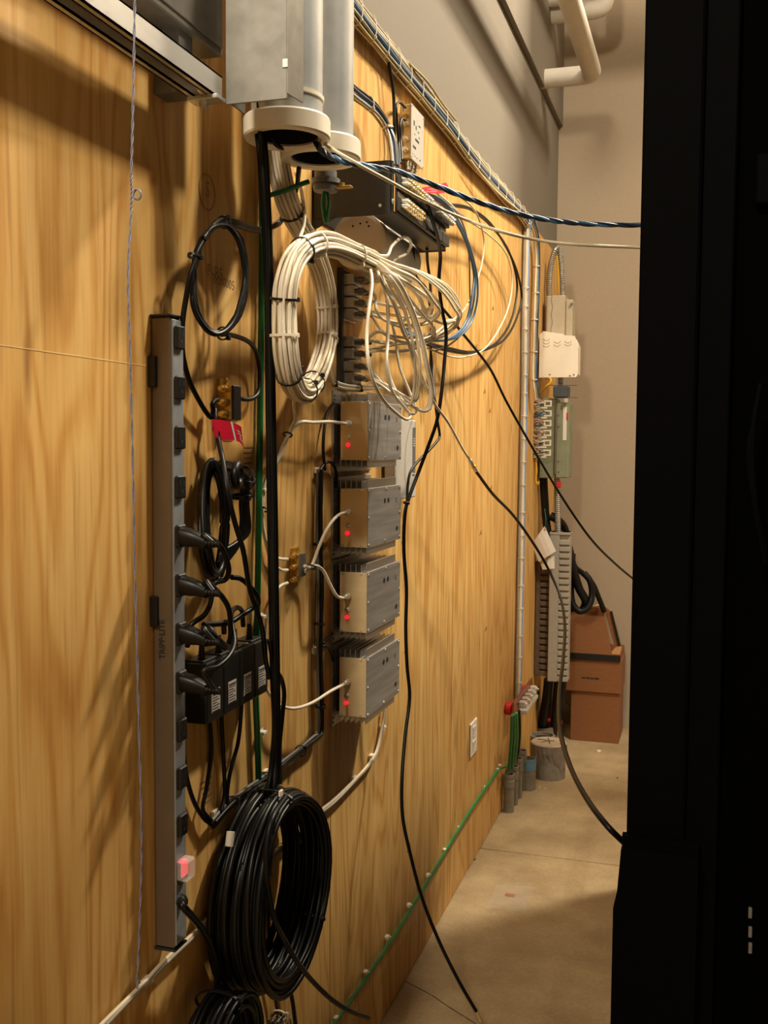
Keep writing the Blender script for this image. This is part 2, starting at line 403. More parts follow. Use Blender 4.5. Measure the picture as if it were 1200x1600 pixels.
def tie_on(parent, P, i, R, mt, r=0.0016, squash=1.0, head=True):
    """a cable tie round the bundle path P at sample i"""
    t, u, v = frames(P)[i]; mb = MB(); n = 18; rings = []
    for k in range(n):
        a = 2 * math.pi * k / n; d = u * math.cos(a) * squash + v * math.sin(a)
        c = P[i] + d * R; dn = d.normalized()
        rings.append([c + dn * (r * math.cos(b)) + t * (2.0 * r * math.sin(b)) for b in (0.78, 2.36, 3.93, 5.5)])
    mb.ring(rings, closed=True, smooth=False)
    if head:
        h = P[i] + (u * 0.8 * squash + v * 0.6) * (R + r * 1.5); e = r * 2.2
        mb.cbox(h.x - e, h.x + e, h.y - e, h.y + e, h.z - e * 1.1, h.z + e * 1.1, e * 0.25)
    return build(mb, 'cable_tie', mt, parent)
def packed(n, r, seed=0, flat=1.0):
    """n positions of touching strands round a centre (a along the wall normal, b sideways)"""
    out = []; k = 0; rnd = random.Random(seed)
    for i in range(n):
        rad = 1.05 * r * math.sqrt(i + 0.1) * 1.05; a = i * 2.399963
        out.append((rad * math.cos(a) * flat + rnd.uniform(-.15, .15) * r, rad * math.sin(a) / flat + rnd.uniform(-.15, .15) * r))
    return out
def wander(P, amp, seed, closed=False):
    rnd = random.Random(seed); ph = [rnd.uniform(0, 6.28) for _ in range(6)]; n = len(P)
    out = []
    for i, (p, (t, u, v)) in enumerate(zip(P, frames(P, closed))):
        s = 2 * math.pi * i / n if closed else i * 0.16
        k = (1, 2, 3) if closed else (1, 1.7, 2.3)
        a = sum(math.sin(k[j] * s + ph[j]) for j in range(3)) / 3; b = sum(math.sin(k[j] * s + ph[j + 3]) for j in range(3)) / 3
        out.append(p + u * a * amp + v * b * amp)
    return out
def bundle(parent, P, strands, ties=(), name='strand', n=6, amp=0.0008, seed=1, tiemat=TIEW, R=None, squash=1.0, head=True):
    """strands: (a, b, radius, material)"""
    for i, (a, b, r, mt) in enumerate(strands):
        Q = wander(offset_path(P, a, b), amp, seed * 31 + i)
        build(MB().tube(Q, r, n, spline=False), name, mt, parent)
    for i in ties:
        tie_on(parent, P, i, R, tiemat, 0.0012, squash, head)

# ------------------------------------------------------------------ wall-mounted outlet strip
y0, y1, xf = 1.310, 1.343, 0.034
t = thing('power_strip', 'tall grey and taupe outlet strip upright on the plywood, one red switch near its foot', 'power strip', (0, 1.326, 0.739))
z0, z1 = 0.739, 1.654
build(MB().cbox(0.002, xf - 0.001, y0, y1 - 0.001, z0, z1, 0.0025), 'housing', PSB, t)
build(MB().cbox(xf - 0.003, xf + 0.001, y0 + 0.003, y1 + 0.001, z0 + 0.004, z1 - 0.003, 0.001), 'outlet_face', PSF, t)
build(MB().cbox(0.0, xf + 0.002, y0 - 0.002, y1 + 0.002, z1, z1 + 0.004, 0.0015), 'end_cap', BLKP, t)
build(MB().cbox(0.0, xf + 0.002, y0 - 0.002, y1 + 0.002, z0 - 0.004, z0, 0.0015), 'end_cap', BLKP, t)
for py in (580, 958):
    c = at(230, py, 0.004)
    build(MB().cbox(0.0, 0.012, y0 - 0.007, y0 + 0.002, c.z - 0.022, c.z + 0.022, 0.0015), 'mounting_clip', BLKP, t)
oz = [1.626 - 0.0706 * k for k in range(12)]
outlet_xyz = []
for k, z in enumerate(oz):
    f = build(MB().cbox(xf, xf + 0.0075, y0 + 0.006, y1 - 0.004, z - 0.0165, z + 0.0165, 0.002), 'outlet', BLKP, t)
    mb = MB(); x = xf + 0.0076; yc = (y0 + y1) / 2
    mb.box(x - 0.001, x + 0.0002, yc - 0.007, yc - 0.005, z + 0.002, z + 0.010)
    mb.box(x - 0.001, x + 0.0002, yc + 0.004, yc + 0.006, z + 0.002, z + 0.009)
    mb.cyl((x - 0.001, yc, z - 0.006), (x + 0.0003, yc, z - 0.006), 0.0025, 8)
    build(mb, 'slots', HOLE, f); outlet_xyz.append((xf + 0.0075, yc + 0.001, z))
zs = at(270, 1365, xf).z
build(MB().cbox(xf, xf + 0.009, y0 + 0.007, y1 - 0.006, zs - 0.012, zs + 0.012, 0.002), 'rocker_switch', SWR, t)
build(MB().cbox(xf, xf + 0.019, y0 + 0.004, y1 - 0.003, zs - 0.016, zs + 0.016, 0.003), 'switch_guard', CLEARC, t)
build(text_mb('TRIPP\u00b7LITE', 0.0125, (0.017, y0 - 0.0003, at(248, 1001, 0.017).z), (0, 0, 1), (-1, 0, 0), 0.0003, 0.0003), 'lettering', INK, t)

# plugs and cords from the strip to the adapter bricks
cords = [
    (4, [(318, 836, .075), (343, 852, .085), (357, 885, .085), (353, 905, .075), (335, 912, .06), (328, 945, .05), (318, 962, .045), (300, 975, .035), (294, 990, .03), (293, 1010, .025)], 'plugged in highest, its cord bending down to the first adapter'),
    (5, [(322, 908, .075), (345, 930, .085), (357, 950, .085), (360, 975, .08), (359, 1000, .075), (350, 1012, .06), (330, 985, .04), (323, 980, .03), (322, 1000, .025)], 'plugged in second highest, its cord arching before the bricks'),
    (6, [(318, 982, .075), (338, 996, .08), (354, 1010, .078), (362, 1008, .07), (366, 990, .05), (358, 975, .035), (351, 972, .028), (350, 990, .025)], 'plugged in third, short cord reaching the brick tops'),
    (7, [(318, 1049, .078), (340, 1042, .092), (360, 1022, .095), (366, 1000, .085), (360, 965, .065), (368, 950, .045), (378, 955, .03), (380, 978, .025)], 'plugged in lowest, its cord curving up past the printed labels'),
]
for k, pts, how in cords:
    x, y, z = outlet_xyz[k]
    c = thing('plug_lead', 'glossy black power cord ' + how, 'power cord', (x, y, z), 'black cords plugged into the outlet strip')
    mb = MB()
    sec = [(0.0, .014, .0135), (.012, .014, .013), (.024, .011, .0105), (.037, .0072, .0078)]
    rings = []
    for i, (d, a, b) in enumerate(sec):
        dz = -0.002 * i - (0.003 if i > 2 else 0)
        rings.append([Vector((x + d, y + a * math.copysign(abs(math.cos(q)) ** .6, math.cos(q)), z + dz + b * math.copysign(abs(math.sin(q)) ** .6, math.sin(q)))) for q in [2 * math.pi * j / 14 for j in range(14)]])
    mb.ring(rings); build(mb, 'plug', BLK, c)
    rel = MB()
    for i in range(4): rel.cyl((x + .037 + i * .005, y, z - .009), (x + .0405 + i * .005, y, z - .0095), .0068 - i * .0005, 10)
    rel.cyl((x + .036, y, z - .009), (x + .058, y, z - .0105), .0042, 8)
    build(rel, 'strain_relief', BLK, c)
    P = [Vector((x + .050, y, z - .010))] + path(pts)
    build(MB().tube(P, .0042, 8, 6), 'cord', BLK, c)
# inlet cord of the strip
P = [Vector((xf, 1.327, at(275, 1413, xf).z))] + path([(285, 1415, .05), (300, 1432, .05), (318, 1455, .045), (333, 1490, .04), (340, 1530, .035), (336, 1560, .03), (330, 1578, .03)])
c = thing('supply_cable', 'thick black supply cord leaving the strip below its red switch', 'power cord', P[0])
build(MB().tube(P, .0055, 8, 6), 'cord', BLK, c)
build(MB().lathe(P[0], P[1] - P[0], [(.011, 0), (.011, .006), (.008, .008), (.007, .02)], 12), 'gland', BLKP, c)

# ------------------------------------------------------------------ four power adapters
bx0, bx1 = 0.002, 0.040
by = [1.402, 1.460, 1.518, 1.576, 1.634]
names = ['first black adapter brick beside the outlet strip, printed label on its face', 'second black adapter brick from the outlet strip, printed label on its face', 'third black adapter brick from the outlet strip, printed label on its face', 'fourth adapter brick, mostly hidden behind the vertical black cables']
lz = [1.066, 1.064, 1.062, 1.060]
for k in range(4):
    a, b = by[k] + .001, by[k + 1] - .001
    zb = 1.048; zt = 1.142
    t = thing('power_adapter', names[k], 'power adapter', (bx0, a, zb), 'black adapter bricks in a row on the plywood')
    build(MB().cbox(bx0, bx1, a, b, zb, zt, .003, 2), 'case', BLKP, t)
    build(MB().cbox(0.0, bx1 * .8, a + .004, b - .004, zt, zt + .003, .001), 'end_plate', BLKP, t)
    l = build(MB().cbox(bx1, bx1 + .0006, a + .015, b - .012, zb + .014, zb + .050, .0002), 'label', LABEL, t)
    mb = MB()
    for i in range(8):
        zz = zb + .046 - i * .0042; e = (0, .003, .008, .002, .010, .001, .004, .0)[i]
        mb.box(bx1 + .0006, bx1 + .0009, a + .017, b - .014 - e, zz - (.0024 if i in (0, 7) else .0012), zz)
    build(mb, 'print', INK, l)
    rel = MB(); yc = (a + b) / 2 - .01
    for i in range(5): rel.cyl((.022, yc, zt + .003 + i * .005), (.022, yc, zt + .0065 + i * .005), .0062 - i * .0005, 10)
    rel.cyl((.022, yc, zt), (.022, yc, zt + .03), .004, 8); build(rel, 'strain_relief', BLK, t)
outs = [([(287, 1105, .02), (286, 1150, .012), (290, 1205, .008), (302, 1250, .008), (318, 1278, .01), (330, 1288, .012)], 'nearest the outlet strip'),
        ([(324, 1098, .02), (329, 1140, .012), (330, 1180, .008), (322, 1235, .008), (317, 1265, .01), (330, 1282, .014)], 'from the second brick, bowing out'),
        ([(345, 1095, .02), (347, 1140, .012), (350, 1200, .008), (351, 1240, .01), (346, 1268, .014)], 'from the third brick, hanging straight'),
        ([(378, 1070, .02), (377, 1110, .012), (372, 1160, .008), (360, 1205, .008), (355, 1240, .01), (356, 1262, .014)], 'from the fourth brick, slanting back')]
for pts, how in outs:
    cable('output_lead', 'thin black output lead hanging below the adapter bricks, ' + how, 'cable', pts, .0036, BLKM, 'output leads below the adapter bricks')

# ------------------------------------------------------------------ bundled power cords hung on the wall
t = thing('cord_bundle', 'folded bundle of glossy black power cords tied and hung above the adapter bricks', 'cord bundle', at(340, 910, .0))
def loop_pts(cx, cy, rx, ry, x, tilt=0.0, n=14):
    return [(cx + rx * math.cos(a) + tilt * math.sin(a), cy - ry * math.sin(a), x + .008 * math.sin(2 * a)) for a in [2 * math.pi * k / n for k in range(n)]]
rnd = random.Random(3)
for k in range(9):
    P = path(loop_pts(334 + rnd.uniform(-3, 3), 812 + rnd.uniform(-5, 5), 15 + rnd.uniform(-3, 5), 88 + rnd.uniform(-9, 8), .022 + .0045 * (k % 5), tilt=rnd.uniform(-6, 4)))
    build(MB().tube(P, .0043, 7, 4, True), 'cord', BLK, t)
for k in range(6):
    P = path([(345 + k, 722 + k * 2, .03 + k * .003), (366 + k * 2.5, 728 + k * 2, .035), (378 + k * 1.6, 745, .04), (377 + k * 1.8, 790, .036), (378 + k * 2, 815 + k * 3, .034), (372 - k, 850, .034), (352 - k * 1.5, 880 - k * 3, .03), (345 - k, 900 - k * 4, .03)])
    build(MB().tube(P, .0043, 7, 5), 'cord', BLK, t)
P = smooth(path([(360, 735, .036), (376, 745, .04), (380, 765, .04)]), 6)
for i in (6, 9): tie_on(t, P, i, .021, TIEB, .002)
P = smooth(path([(377, 760, .036), (379, 790, .036), (380, 815, .036)]), 6)
tie_on(t, P, 3, .017, TIEB, .002); 
build(MB().torus(at(371, 742, .058), (1, .2, 0), .016, .007, 18, 8), 'collar', BLK, t)
cable('power_lead', 'black lead from the red-tagged cable down past the hung cord bundle to the bricks', 'cable',
      [(336, 640, .02), (337, 655, .026), (341, 685, .03), (349, 725, .055), (356, 770, .07), (368, 820, .07), (380, 860, .07), (390, 920, .06), (400, 950, .055), (410, 985, .055), (415, 1030, .058), (421, 1060, .06)], .0042, BLKM)
cable('looped_lead', 'black lead looping out from the cord bundle and back onto the adapter row', 'cable',
      [(362, 902, .03), (375, 904, .035), (388, 914, .04), (402, 932, .045), (403, 944, .045), (392, 952, .04), (375, 963, .035), (360, 972, .03), (340, 975, .025), (318, 976, .02)], .0045, BLK)

# ------------------------------------------------------------------ small black coil and the brass splitter
t = thing('coax_coil', 'small hanging coil of black coaxial cable above the brass splitter', 'cable coil', at(345, 525, .0))
rnd = random.Random(5)
for k in range(5):
    P = path([(343 + rnd.uniform(-3, 3) + 41 * math.cos(a) + 4 * math.sin(a), 436 + rnd.uniform(-3, 3) * .5 - 85 * math.sin(a), .045 + .006 * (k % 3) + .012 * math.cos(a)) for a in [2 * math.pi * j / 16 for j in range(16)]])
    build(MB().tube(P, .0040, 7, 5, True), 'loop', BLK, t)
for k in range(2):
    P = path([(318, 372 + 3 * k, .05), (335, 350 + 4 * k, .05), (352, 343 + 6 * k, .05), (375, 349 + 5 * k, .045), (398, 356 + 4 * k, .03), (412, 358 + k, .026), (428, 354 - 3 * k, .02), (440, 345 - 4 * k, .012), (452, 322 - 6 * k, .03), (463, 295, .06), (466, 272, .085), (467, 262, .09)])
    build(MB().tube(P, .0042, 7, 6), 'lead', BLK, t)
P = path([(308, 400, .055), (298, 430, .05), (290, 470, .04), (285, 510, .035), (286, 555, .03), (296, 595, .024), (312, 628, .02), (325, 648, .018), (331, 652, .018), (333, 642, .02), (332, 632, .022), (336, 626, .022), (340, 625, .022)])
build(MB().tube(P, .0040, 7, 6), 'lead', BLKM, t)
P = path([(345, 522, .05), (360, 523, .045), (385, 532, .035), (398, 545, .028), (404, 565, .022), (406, 590, .02), (404, 612, .02), (395, 622, .02), (382, 624, .02), (370, 620, .02)])
build(MB().tube(P, .0040, 7, 6), 'lead', BLKM, t)
P = smooth(path([(352, 342, .05), (350, 347, .05), (340, 352, .05)]), 6); tie_on(t, P, 6, .0095, TIEB, .0014)
P = smooth(path([(338, 517, .05), (348, 521, .05), (358, 518, .05)]), 6); tie_on(t, P, 6, .0095, TIEB, .0014)
P = smooth(path([(304, 420, .05), (303, 400, .05), (308, 385, .05)]), 6); tie_on(t, P, 6, .0085, TIEB, .0014)

def f_connector(parent, p, d, s=1.0, name='connector', mt=CHROME):
    return build(MB().lathe(p, d, [(.0045 * s, 0), (.0045 * s, .004 * s), (.0062 * s, .0041 * s), (.0062 * s, .012 * s), (.0045 * s, .0122 * s), (.0045 * s, .020 * s)], 8), name, mt, parent)
def brass_splitter(label, px, py, z0, z1, ports_l, ports_r, w, x1, face, cat='splitter', screws=True):
    p = at(px, py, 0.0); t = thing('brass_splitter', label, cat, (0, p.y, z0))
    y0, y1 = p.y, p.y + w
    build(MB().cbox(.004, x1, y0, y1, z0, z1, .001), 'body', BRASS, t)
    build(MB().cbox(x1, x1 + .004, y0, y1 + .001, z0 - .001, z1 + .001, .001), 'cover', face, t)
    build(MB().cbox(0, .005, y0 - .004, y1 + .004, z0 - .012, z1 + .012, .001), 'flange', BRASS, t)
    for z in (z1 + .008, z0 - .008):
        build(MB().lathe((.005, (y0 + y1) / 2, z), (1, 0, 0), [(.006, 0), (.006, .003), (.004, .0045)], 10), 'screw', BRASS, t)
    for z in ports_l: f_connector(t, (x1 * .55, y0, z), (0, -1, 0), 1.0, 'port', BRASS)
    for z in ports_r: f_connector(t, (x1 * .55, y1, z), (0, 1, 0), 1.0, 'port', CHROME)
    return t
zc = at(340, 625, .02).z
brass_splitter('brass cable splitter with a black front beneath the small black coil', 342, 630, at(345, 654, .02).z, at(345, 601, .02).z, [at(340, 605, .02).z, at(340, 627, .02).z, at(340, 646, .02).z], [at(360, 618, .02).z], .028, .022, BLKP)
# red tag
def flag(name, label, pts_top, pts_bot, white_at, lines):
    t = thing(name, label, 'tag', pts_bot[0])
    T = smooth(pts_top, 5); B = smooth(pts_bot, 5); n = len(T)
    def strip(i0, i1, f0, f1, off):
        mb = MB(); vs = []
        for i in range(i0, i1 + 1):
            for f in (f0, f1): vs.append(T[i].lerp(B[i], f) + Vector((off, -off * .6, 0)))
        k = i1 - i0
        vs2 = [v - Vector((.0005, 0, 0)) for v in vs]
        mb.add(vs + vs2, [(2 * j, 2 * j + 1, 2 * j + 3, 2 * j + 2) for j in range(k)] + [(2 * j + 2 * k + 2, 2 * j + 2 * k + 4, 2 * j + 2 * k + 5, 2 * j + 2 * k + 3) for j in range(k)], False)
        return mb
    build(strip(0, n - 1, 0, 1, 0.0), 'vinyl', RED, t)
    for i in white_at: build(strip(i, i + 1, 0, 1, .0006), 'white_band', PAPER, t)
    mb = MB()
    for (i0, i1, f) in lines:
        s = strip(i0, i1, f, f + .035, .0006); mb.add(s.v, s.f)
    build(mb, 'print', PAPER, t)
    return t
flag('red_tag', 'red vinyl flag with a white band wrapped on the cable below the brass splitter',
     path([(331, 655, .028), (342, 656, .032), (357, 658, .036), (371, 663, .038), (377, 667, .038)]),
     path([(336, 684, .028), (345, 688, .032), (364, 688, .036), (376, 692, .038), (381, 700, .038)]), [11], [(14, 17, .36), (14, 18, .5), (15, 17, .64), (15, 19, .76)])

# ------------------------------------------------------------------ string hanging from above
t = thing('hanging_string', 'twisted blue-grey string with a small knotted ring, hanging in front of the plywood', 'string', at(216, 1560, .09))
base = [(213, -700), (212, -300), (211, -30), (209, 100), (207, 200), (205, 275), (206, 300), (205, 330), (200, 430), (203, 540), (207, 700), (211, 900), (216, 1100), (221, 1300), (219, 1420), (214, 1545)]
P = smooth(path([(a, b, .11) for a, b in base]), 28)
for ph in (0, math.pi):
    Q = [p + u * (.0008 * math.cos(i * .42 + ph)) + v * (.0011 * math.sin(i * .42 + ph)) for i, (p, (tt, u, v)) in enumerate(zip(P, frames(P)))]
    build(MB().tube(Q, .0008, 5, spline=False), 'ply', STRING, t)
mb = MB()
for k in range(3): mb.torus(at(214.5, 304, .108 + .002 * k), (.25, 1, .1 * k), .0058, .0011, 18, 6)
build(mb, 'ring', STRING, t)

# ------------------------------------------------------------------ green ground wire, upright
t = thing('ground_wire', 'thick green ground wire clipped upright to the plywood behind the black cables', 'wire', at(400, 1600, .0))
build(MB().tube(path([(405, 190, .02), (407, 240, .012), (410, 340, .010), (409, 450, .009), (407, 600, .009), (405, 760, .009), (402, 960, .009), (399, 1060, .009), (402, 1150, .009), (404, 1220, .009), (402, 1330, .009), (400, 1480, .009), (400, 1610, .009)]), .0058, 10, 6), 'jacket', GRN, t)
for (px, py) in ((410, 374), (407, 569), (405, 766), (401, 963), (402, 1144), (403, 1332), (400, 1545)):
    c = at(px, py, .0)
    build(MB().cbox(0, .016, c.y - .0075, c.y + .0085, c.z - .003, c.z + .003, .001).cbox(0, .006, c.y + .006, c.y + .018, c.z - .004, c.z + .004, .001), 'cable_clip', TIEW if py != 374 else TIEB, t)
cable('ground_jumper', 'green jumper wire looping from the conduit clamp to the upright ground wire', 'wire',
      [(410, 345, .012), (408, 320, .016), (413, 309, .022), (428, 303, .035), (450, 296, .055), (470, 288, .075), (482, 284, .085)], .0044, GRN)

# ------------------------------------------------------------------ black cables dropping from the conduit
for pts, how, r in (
    ([(400, 160, .066), (402, 205, .07), (406, 240, .08), (412, 330, .075), (416, 420, .07), (418, 520, .065), (420, 700, .062), (423, 900, .06), (426, 1050, .062), (429, 1140, .055), (424, 1200, .05), (418, 1240, .05)], 'next to the green wire', .0052),
    ([(409, 160, .075), (412, 208, .08), (416, 260, .09), (420, 340, .08), (423, 430, .075), (425, 520, .07), (427, 640, .068), (430, 800, .066), (432, 950, .066), (434, 1080, .062), (434, 1160, .055), (431, 1215, .05), (428, 1245, .06)], 'next to the white coil', .0050),
    ([(405, 160, .080), (407, 206, .085), (412, 280, .088), (417, 380, .078), (420, 500, .072), (423, 640, .07), (426, 780, .068), (428, 930, .07), (430, 1080, .066), (431, 1180, .056), (428, 1235, .06)], 'between the two others', .0046),
    ([(421, 1000, .062), (428, 1040, .06), (440, 1062, .055), (444, 1085, .052), (441, 1120, .05), (437, 1165, .05), (437, 1225, .06)], 'bulging out beside the adapters', .0042)):
    cable('drop_cable', 'black cable dropping from conduit mouth to big black coil, ' + how, 'cable', pts, r, BLKM, 'black cables dropping to the big coil')

# ------------------------------------------------------------------ big black coil
t = thing('black_cable_coil', 'big thick coil of black cable hung low on the plywood', 'cable coil', at(430, 1540, .06))
C0 = at(430, 1383, .06)
print('coil centre', C0)
rnd = random.Random(11)
NL = 34
for k in range(NL):
    x = .012 + .092 * (k + .5) / NL + rnd.uniform(-.006, .006); R = .150 + rnd.choice((0, .008, .016)) + rnd.uniform(-.006, .006)
    cy = C0.y + rnd.uniform(-.006, .006) ; cz = C0.z + rnd.uniform(-.008, .004) - .003
    ph = [rnd.uniform(0, 6.28) for _ in range(3)]
    P = []
    for j in range(40):
        a = 2 * math.pi * j / 40
        rr = R * (1 + .018 * math.sin(2 * a + ph[0]) + .012 * math.sin(3 * a + ph[1]))
        pinch = 1 - .22 * max(0, math.sin(a)) ** 2
        P.append(Vector((.058 + (x - .058) * pinch + .004 * math.sin(a + ph[2]), cy + rr * math.cos(a) * .96, cz + rr * math.sin(a))))
    build(MB().tube(P, .0050, 6, 1, True), 'loop', BLK if k % 3 else BLKM, t)
P = [C0 + Vector((0, .16 * math.cos(a), .16 * math.sin(a))) for a in [math.radians(d) for d in range(0, 360, 6)]]
for d in (96, 318): tie_on(t, P, d // 6, .0150, TIEB, .0016, 2.7 if d < 100 else 3.2, False)
c = at(437, 1239, .105); build(MB().cbox(c.x, c.x + .004, c.y - .006, c.y + .006, c.z - .005, c.z + .005, .001), 'tape_flag', TIEW, t)
c = at(358, 1322, .118); 
build(MB().lathe(c, (0, .3, 1), [(.0062, 0), (.0062, .02)], 10), 'sleeve_label', LGREY, t)
tails = [[(446, 1246, .10), (425, 1280, .11), (417, 1320, .11), (416, 1360, .11), (421, 1400, .11), (430, 1440, .11), (445, 1470, .11), (462, 1500, .115), (490, 1535, .12), (520, 1563, .13), (548, 1580, .14), (576, 1590, .145)],
         [(446, 1246, .10), (428, 1275, .10), (426, 1310, .09), (421, 1360, .07), (408, 1400, .05), (400, 1440, .04), (396, 1490, .04)],
         [(437, 1270, .06), (444, 1310, .03), (446, 1350, .02), (446, 1400, .02), (452, 1450, .02), (455, 1500, .02), (452, 1530, .015), (458, 1570, .015), (463, 1610, .015)],
         [(420, 1370, .015), (420, 1450, .010), (423, 1520, .010), (430, 1560, .010), (434, 1585, .012)]]
for k, pts in enumerate(tails): build(MB().tube(path(pts), (.0046, .0042, .0042, .0022)[k], 7, 6), 'tail', BLKM, t)

# coils cut by the foot of the picture
t = thing('black_cable_coil', 'second black cable coil hanging under the big one, close to the floor', 'cable coil', at(338, 1700, .02))
C1 = at(342, 1645, .05); rnd = random.Random(21)
for k in range(14):
    R = .078 + rnd.uniform(-.012, .012); x = .02 + .005 * k + rnd.uniform(-.003, .003)
    P = [Vector((x, C1.y + R * math.cos(a), C1.z + R * math.sin(a) * 1.05 + rnd.uniform(-.001, .001))) for a in [2 * math.pi * j / 28 for j in range(28)]]
    build(MB().tube(P, .0046, 6, 1, True), 'loop', BLK, t)
P = [C1 + Vector((0, .078 * math.cos(a), .08 * math.sin(a))) for a in [math.radians(d) for d in range(0, 360, 6)]]
tie_on(t, P, 15, .020, TIEB, .002, 2.0)
t = thing('grey_wire_coil', 'small coil of thin grey wire tied below the big black coil', 'cable coil', at(436, 1660, .0))
C2 = at(436, 1625, .02); rnd = random.Random(22)
for k in range(8):
    R = .043 + rnd.uniform(-.006, .004); x = .008 + .003 * k
    P = [Vector((x, C2.y + R * math.cos(a), C2.z + R * math.sin(a))) for a in [2 * math.pi * j / 24 for j in range(24)]]
    build(MB().tube(P, .0021, 6, 1, True), 'loop', GRYC if k % 3 else BLKM, t)
P = [C2 + Vector((0, .043 * math.cos(a), .043 * math.sin(a))) for a in [math.radians(d) for d in range(0, 360, 6)]]
tie_on(t, P, 15, .014, TIEW, .0014, 1.2)

# ------------------------------------------------------------------ conduits, wireway and strut overhead
t = thing('strut_channel', 'bright steel strut channel along the wall under the wireway', 'strut', (0, .3, 1.99))
XO = .041; zb, zt = at(300, 123, XO + .041).z, at(300, 84, XO + .041).z; ys0, ys1 = -.6, at(347, 140, XO + .041).y
mb = MB()
mb.box(XO, XO + .0025, ys0, ys1, zb, zt); mb.box(XO + .0385, XO + .041, ys0, ys1, zb, zt); mb.box(XO, XO + .041, ys0, ys1, zt - .0025, zt)
for a in (XO, XO + .030): mb.box(a, a + .011, ys0, ys1, zb, zb + .0025)
for a in (XO + .0085, XO + .030): mb.box(a, a + .0025, ys0, ys1, zb, zb + .009)
build(mb, 'channel', STRUT, t)
build(MB().cbox(XO, XO + .048, ys1 - .03, ys1 - .002, zb - .006, zb, .001).cyl((XO + .021, ys1 - .016, zb - .014), (XO + .021, ys1 - .016, zb - .005), .007, 6), 'end_bolt', GALV, t)
build(MB().cbox(0, XO, ys1 - .05, ys1 - .01, zb - .0, zt + .3, .001), 'wall_post', DGREY, t)
t = thing('wireway', 'long grey sheet-steel wireway above the strut channel', 'wireway', (0, .4, 2.07))
build(MB().cbox(.006, .050, -.6, 1.443, 2.052, 2.34, .002), 'body', SHEET, t)
build(MB().cbox(.050, .0525, -.6, 1.438, 2.062, 2.33, .001), 'cover', SHEET, t)
t = thing('wireway_drop', 'grey sheet-steel drop box in front of the white conduit bushings', 'wireway', (.1, 1.48, 1.985))
build(MB().cbox(.082, .177, 1.387, 1.390, 1.963, 2.58, .001), 'front_sheet', SHEET, t)
build(MB().add([(.175, 1.3875, 1.971), (.1775, 1.3875, 1.971), (.175, 1.448, 1.976), (.1775, 1.448, 1.976), (.175, 1.3875, 2.58), (.1775, 1.3875, 2.58), (.175, 1.448, 2.58), (.1775, 1.448, 2.58)],
      [(0, 1, 3, 2), (4, 6, 7, 5), (0, 4, 5, 1), (2, 3, 7, 6), (0, 2, 6, 4), (1, 5, 7, 3)]), 'side_sheet', SHEET, t)
build(MB().box(.082, .0845, 1.3875, 1.448, 1.968, 2.58), 'side_sheet', SHEET, t)
c = aty(446, 99, 1.387); build(MB().cbox(c.x - .004, c.x + .004, 1.385, 1.387, c.z - .006, c.z + .006, .0005), 'clip', GALV, t)
for (cx, cyy, lab, zz) in ((.108, 1.552, 'galvanised conduit just behind the drop box, white bushing on its mouth', 1.957), (.111, 1.693, 'galvanised conduit standing farther along the wall, white bushing on its mouth', 1.961)):
    t = thing('wall_conduit', lab, 'conduit', (cx, cyy, zz), 'large conduits coming down the wall')
    mb = MB(); mb.lathe((cx, cyy, zz + .01), (0, 0, 1), [(.0563, 0), (.0563, .70)], 36, (False, False)); mb.lathe((cx, cyy, zz + .01), (0, 0, 1), [(.053, 0), (.053, .70)], 36, (False, True))
    build(mb, 'pipe', GALV, t)
    mb = MB(); mb.lathe((cx, cyy, zz), (0, 0, 1), [(.050, .004), (.055, 0), (.0665, 0), (.0688, .003), (.0688, .029), (.067, .032), (.057, .0335)], 40, (False, False))
    mb.lathe((cx, cyy, zz), (0, 0, 1), [(.049, .005), (.049, .034)], 40, (False, False))
    build(mb, 'bushing', PVC, t)
    build(MB().lathe((cx, cyy, zz + .006), (0, 0, 1), [(.0485, 0), (.0485, .3)], 32, (False, True)), 'bore_shade', HOLE, t)  # black liner paints in the shade of the conduit's interior
t = thing('strap_band', 'pale band strapped round the first conduit above its bushing', 'strap', (.108, 1.552, 2.014))
build(MB().lathe((.108, 1.552, 2.016), (0, .02, 1), [(.0565, 0), (.0587, .0005), (.0587, .0063), (.0565, .0068)], 36, (False, False)), 'band', PVC, t)
# clamp with green wire below
p = at(509, 300, .088); cy3 = p.y
t = thing('conduit_clamp', 'small grey conduit connector with green wires hanging from its mouth', 'connector', p)
mb = MB().lathe((p.x, cy3, p.z), (0, 0, 1), [(.013, 0), (.0215, .001), (.0235, .010), (.0215, .0105), (.0215, .013), (.026, .0135), (.026, .022), (.020, .0225), (.020, .036)], 12)
mb.lathe((p.x, cy3, p.z + .034), (0, 0, 1), [(.015, 0), (.015, .55)], 16); build(mb, 'fitting', DGREY, t)
build(MB().cbox(p.x + .018, p.x + .05, cy3 - .006, cy3 + .006, p.z + .004, p.z + .008, .001).lathe((p.x + .03, cy3, p.z + .008), (0, 0, 1), [(.006, 0), (.006, .006)], 8), 'lug', BRASS, t)
for k in (-1, 1):
    a = p + Vector((0, .004 * k, .002))
    build(MB().tube([a, a + Vector((.004 * k, 0, -.018)), p + Vector((.002 * k, 0, -.045)), p + Vector((0.001, 0, -.056))], .0035, 7, 5), 'wire_tail', GRN, t)
cable('cable_stub', 'short black cable loop showing in the mouth of the first white bushing', 'cable', [(425, 215, .07), (432, 226, .075), (442, 231, .08), (452, 226, .085), (460, 213, .09), (464, 200, .09)], .0042, BLK)

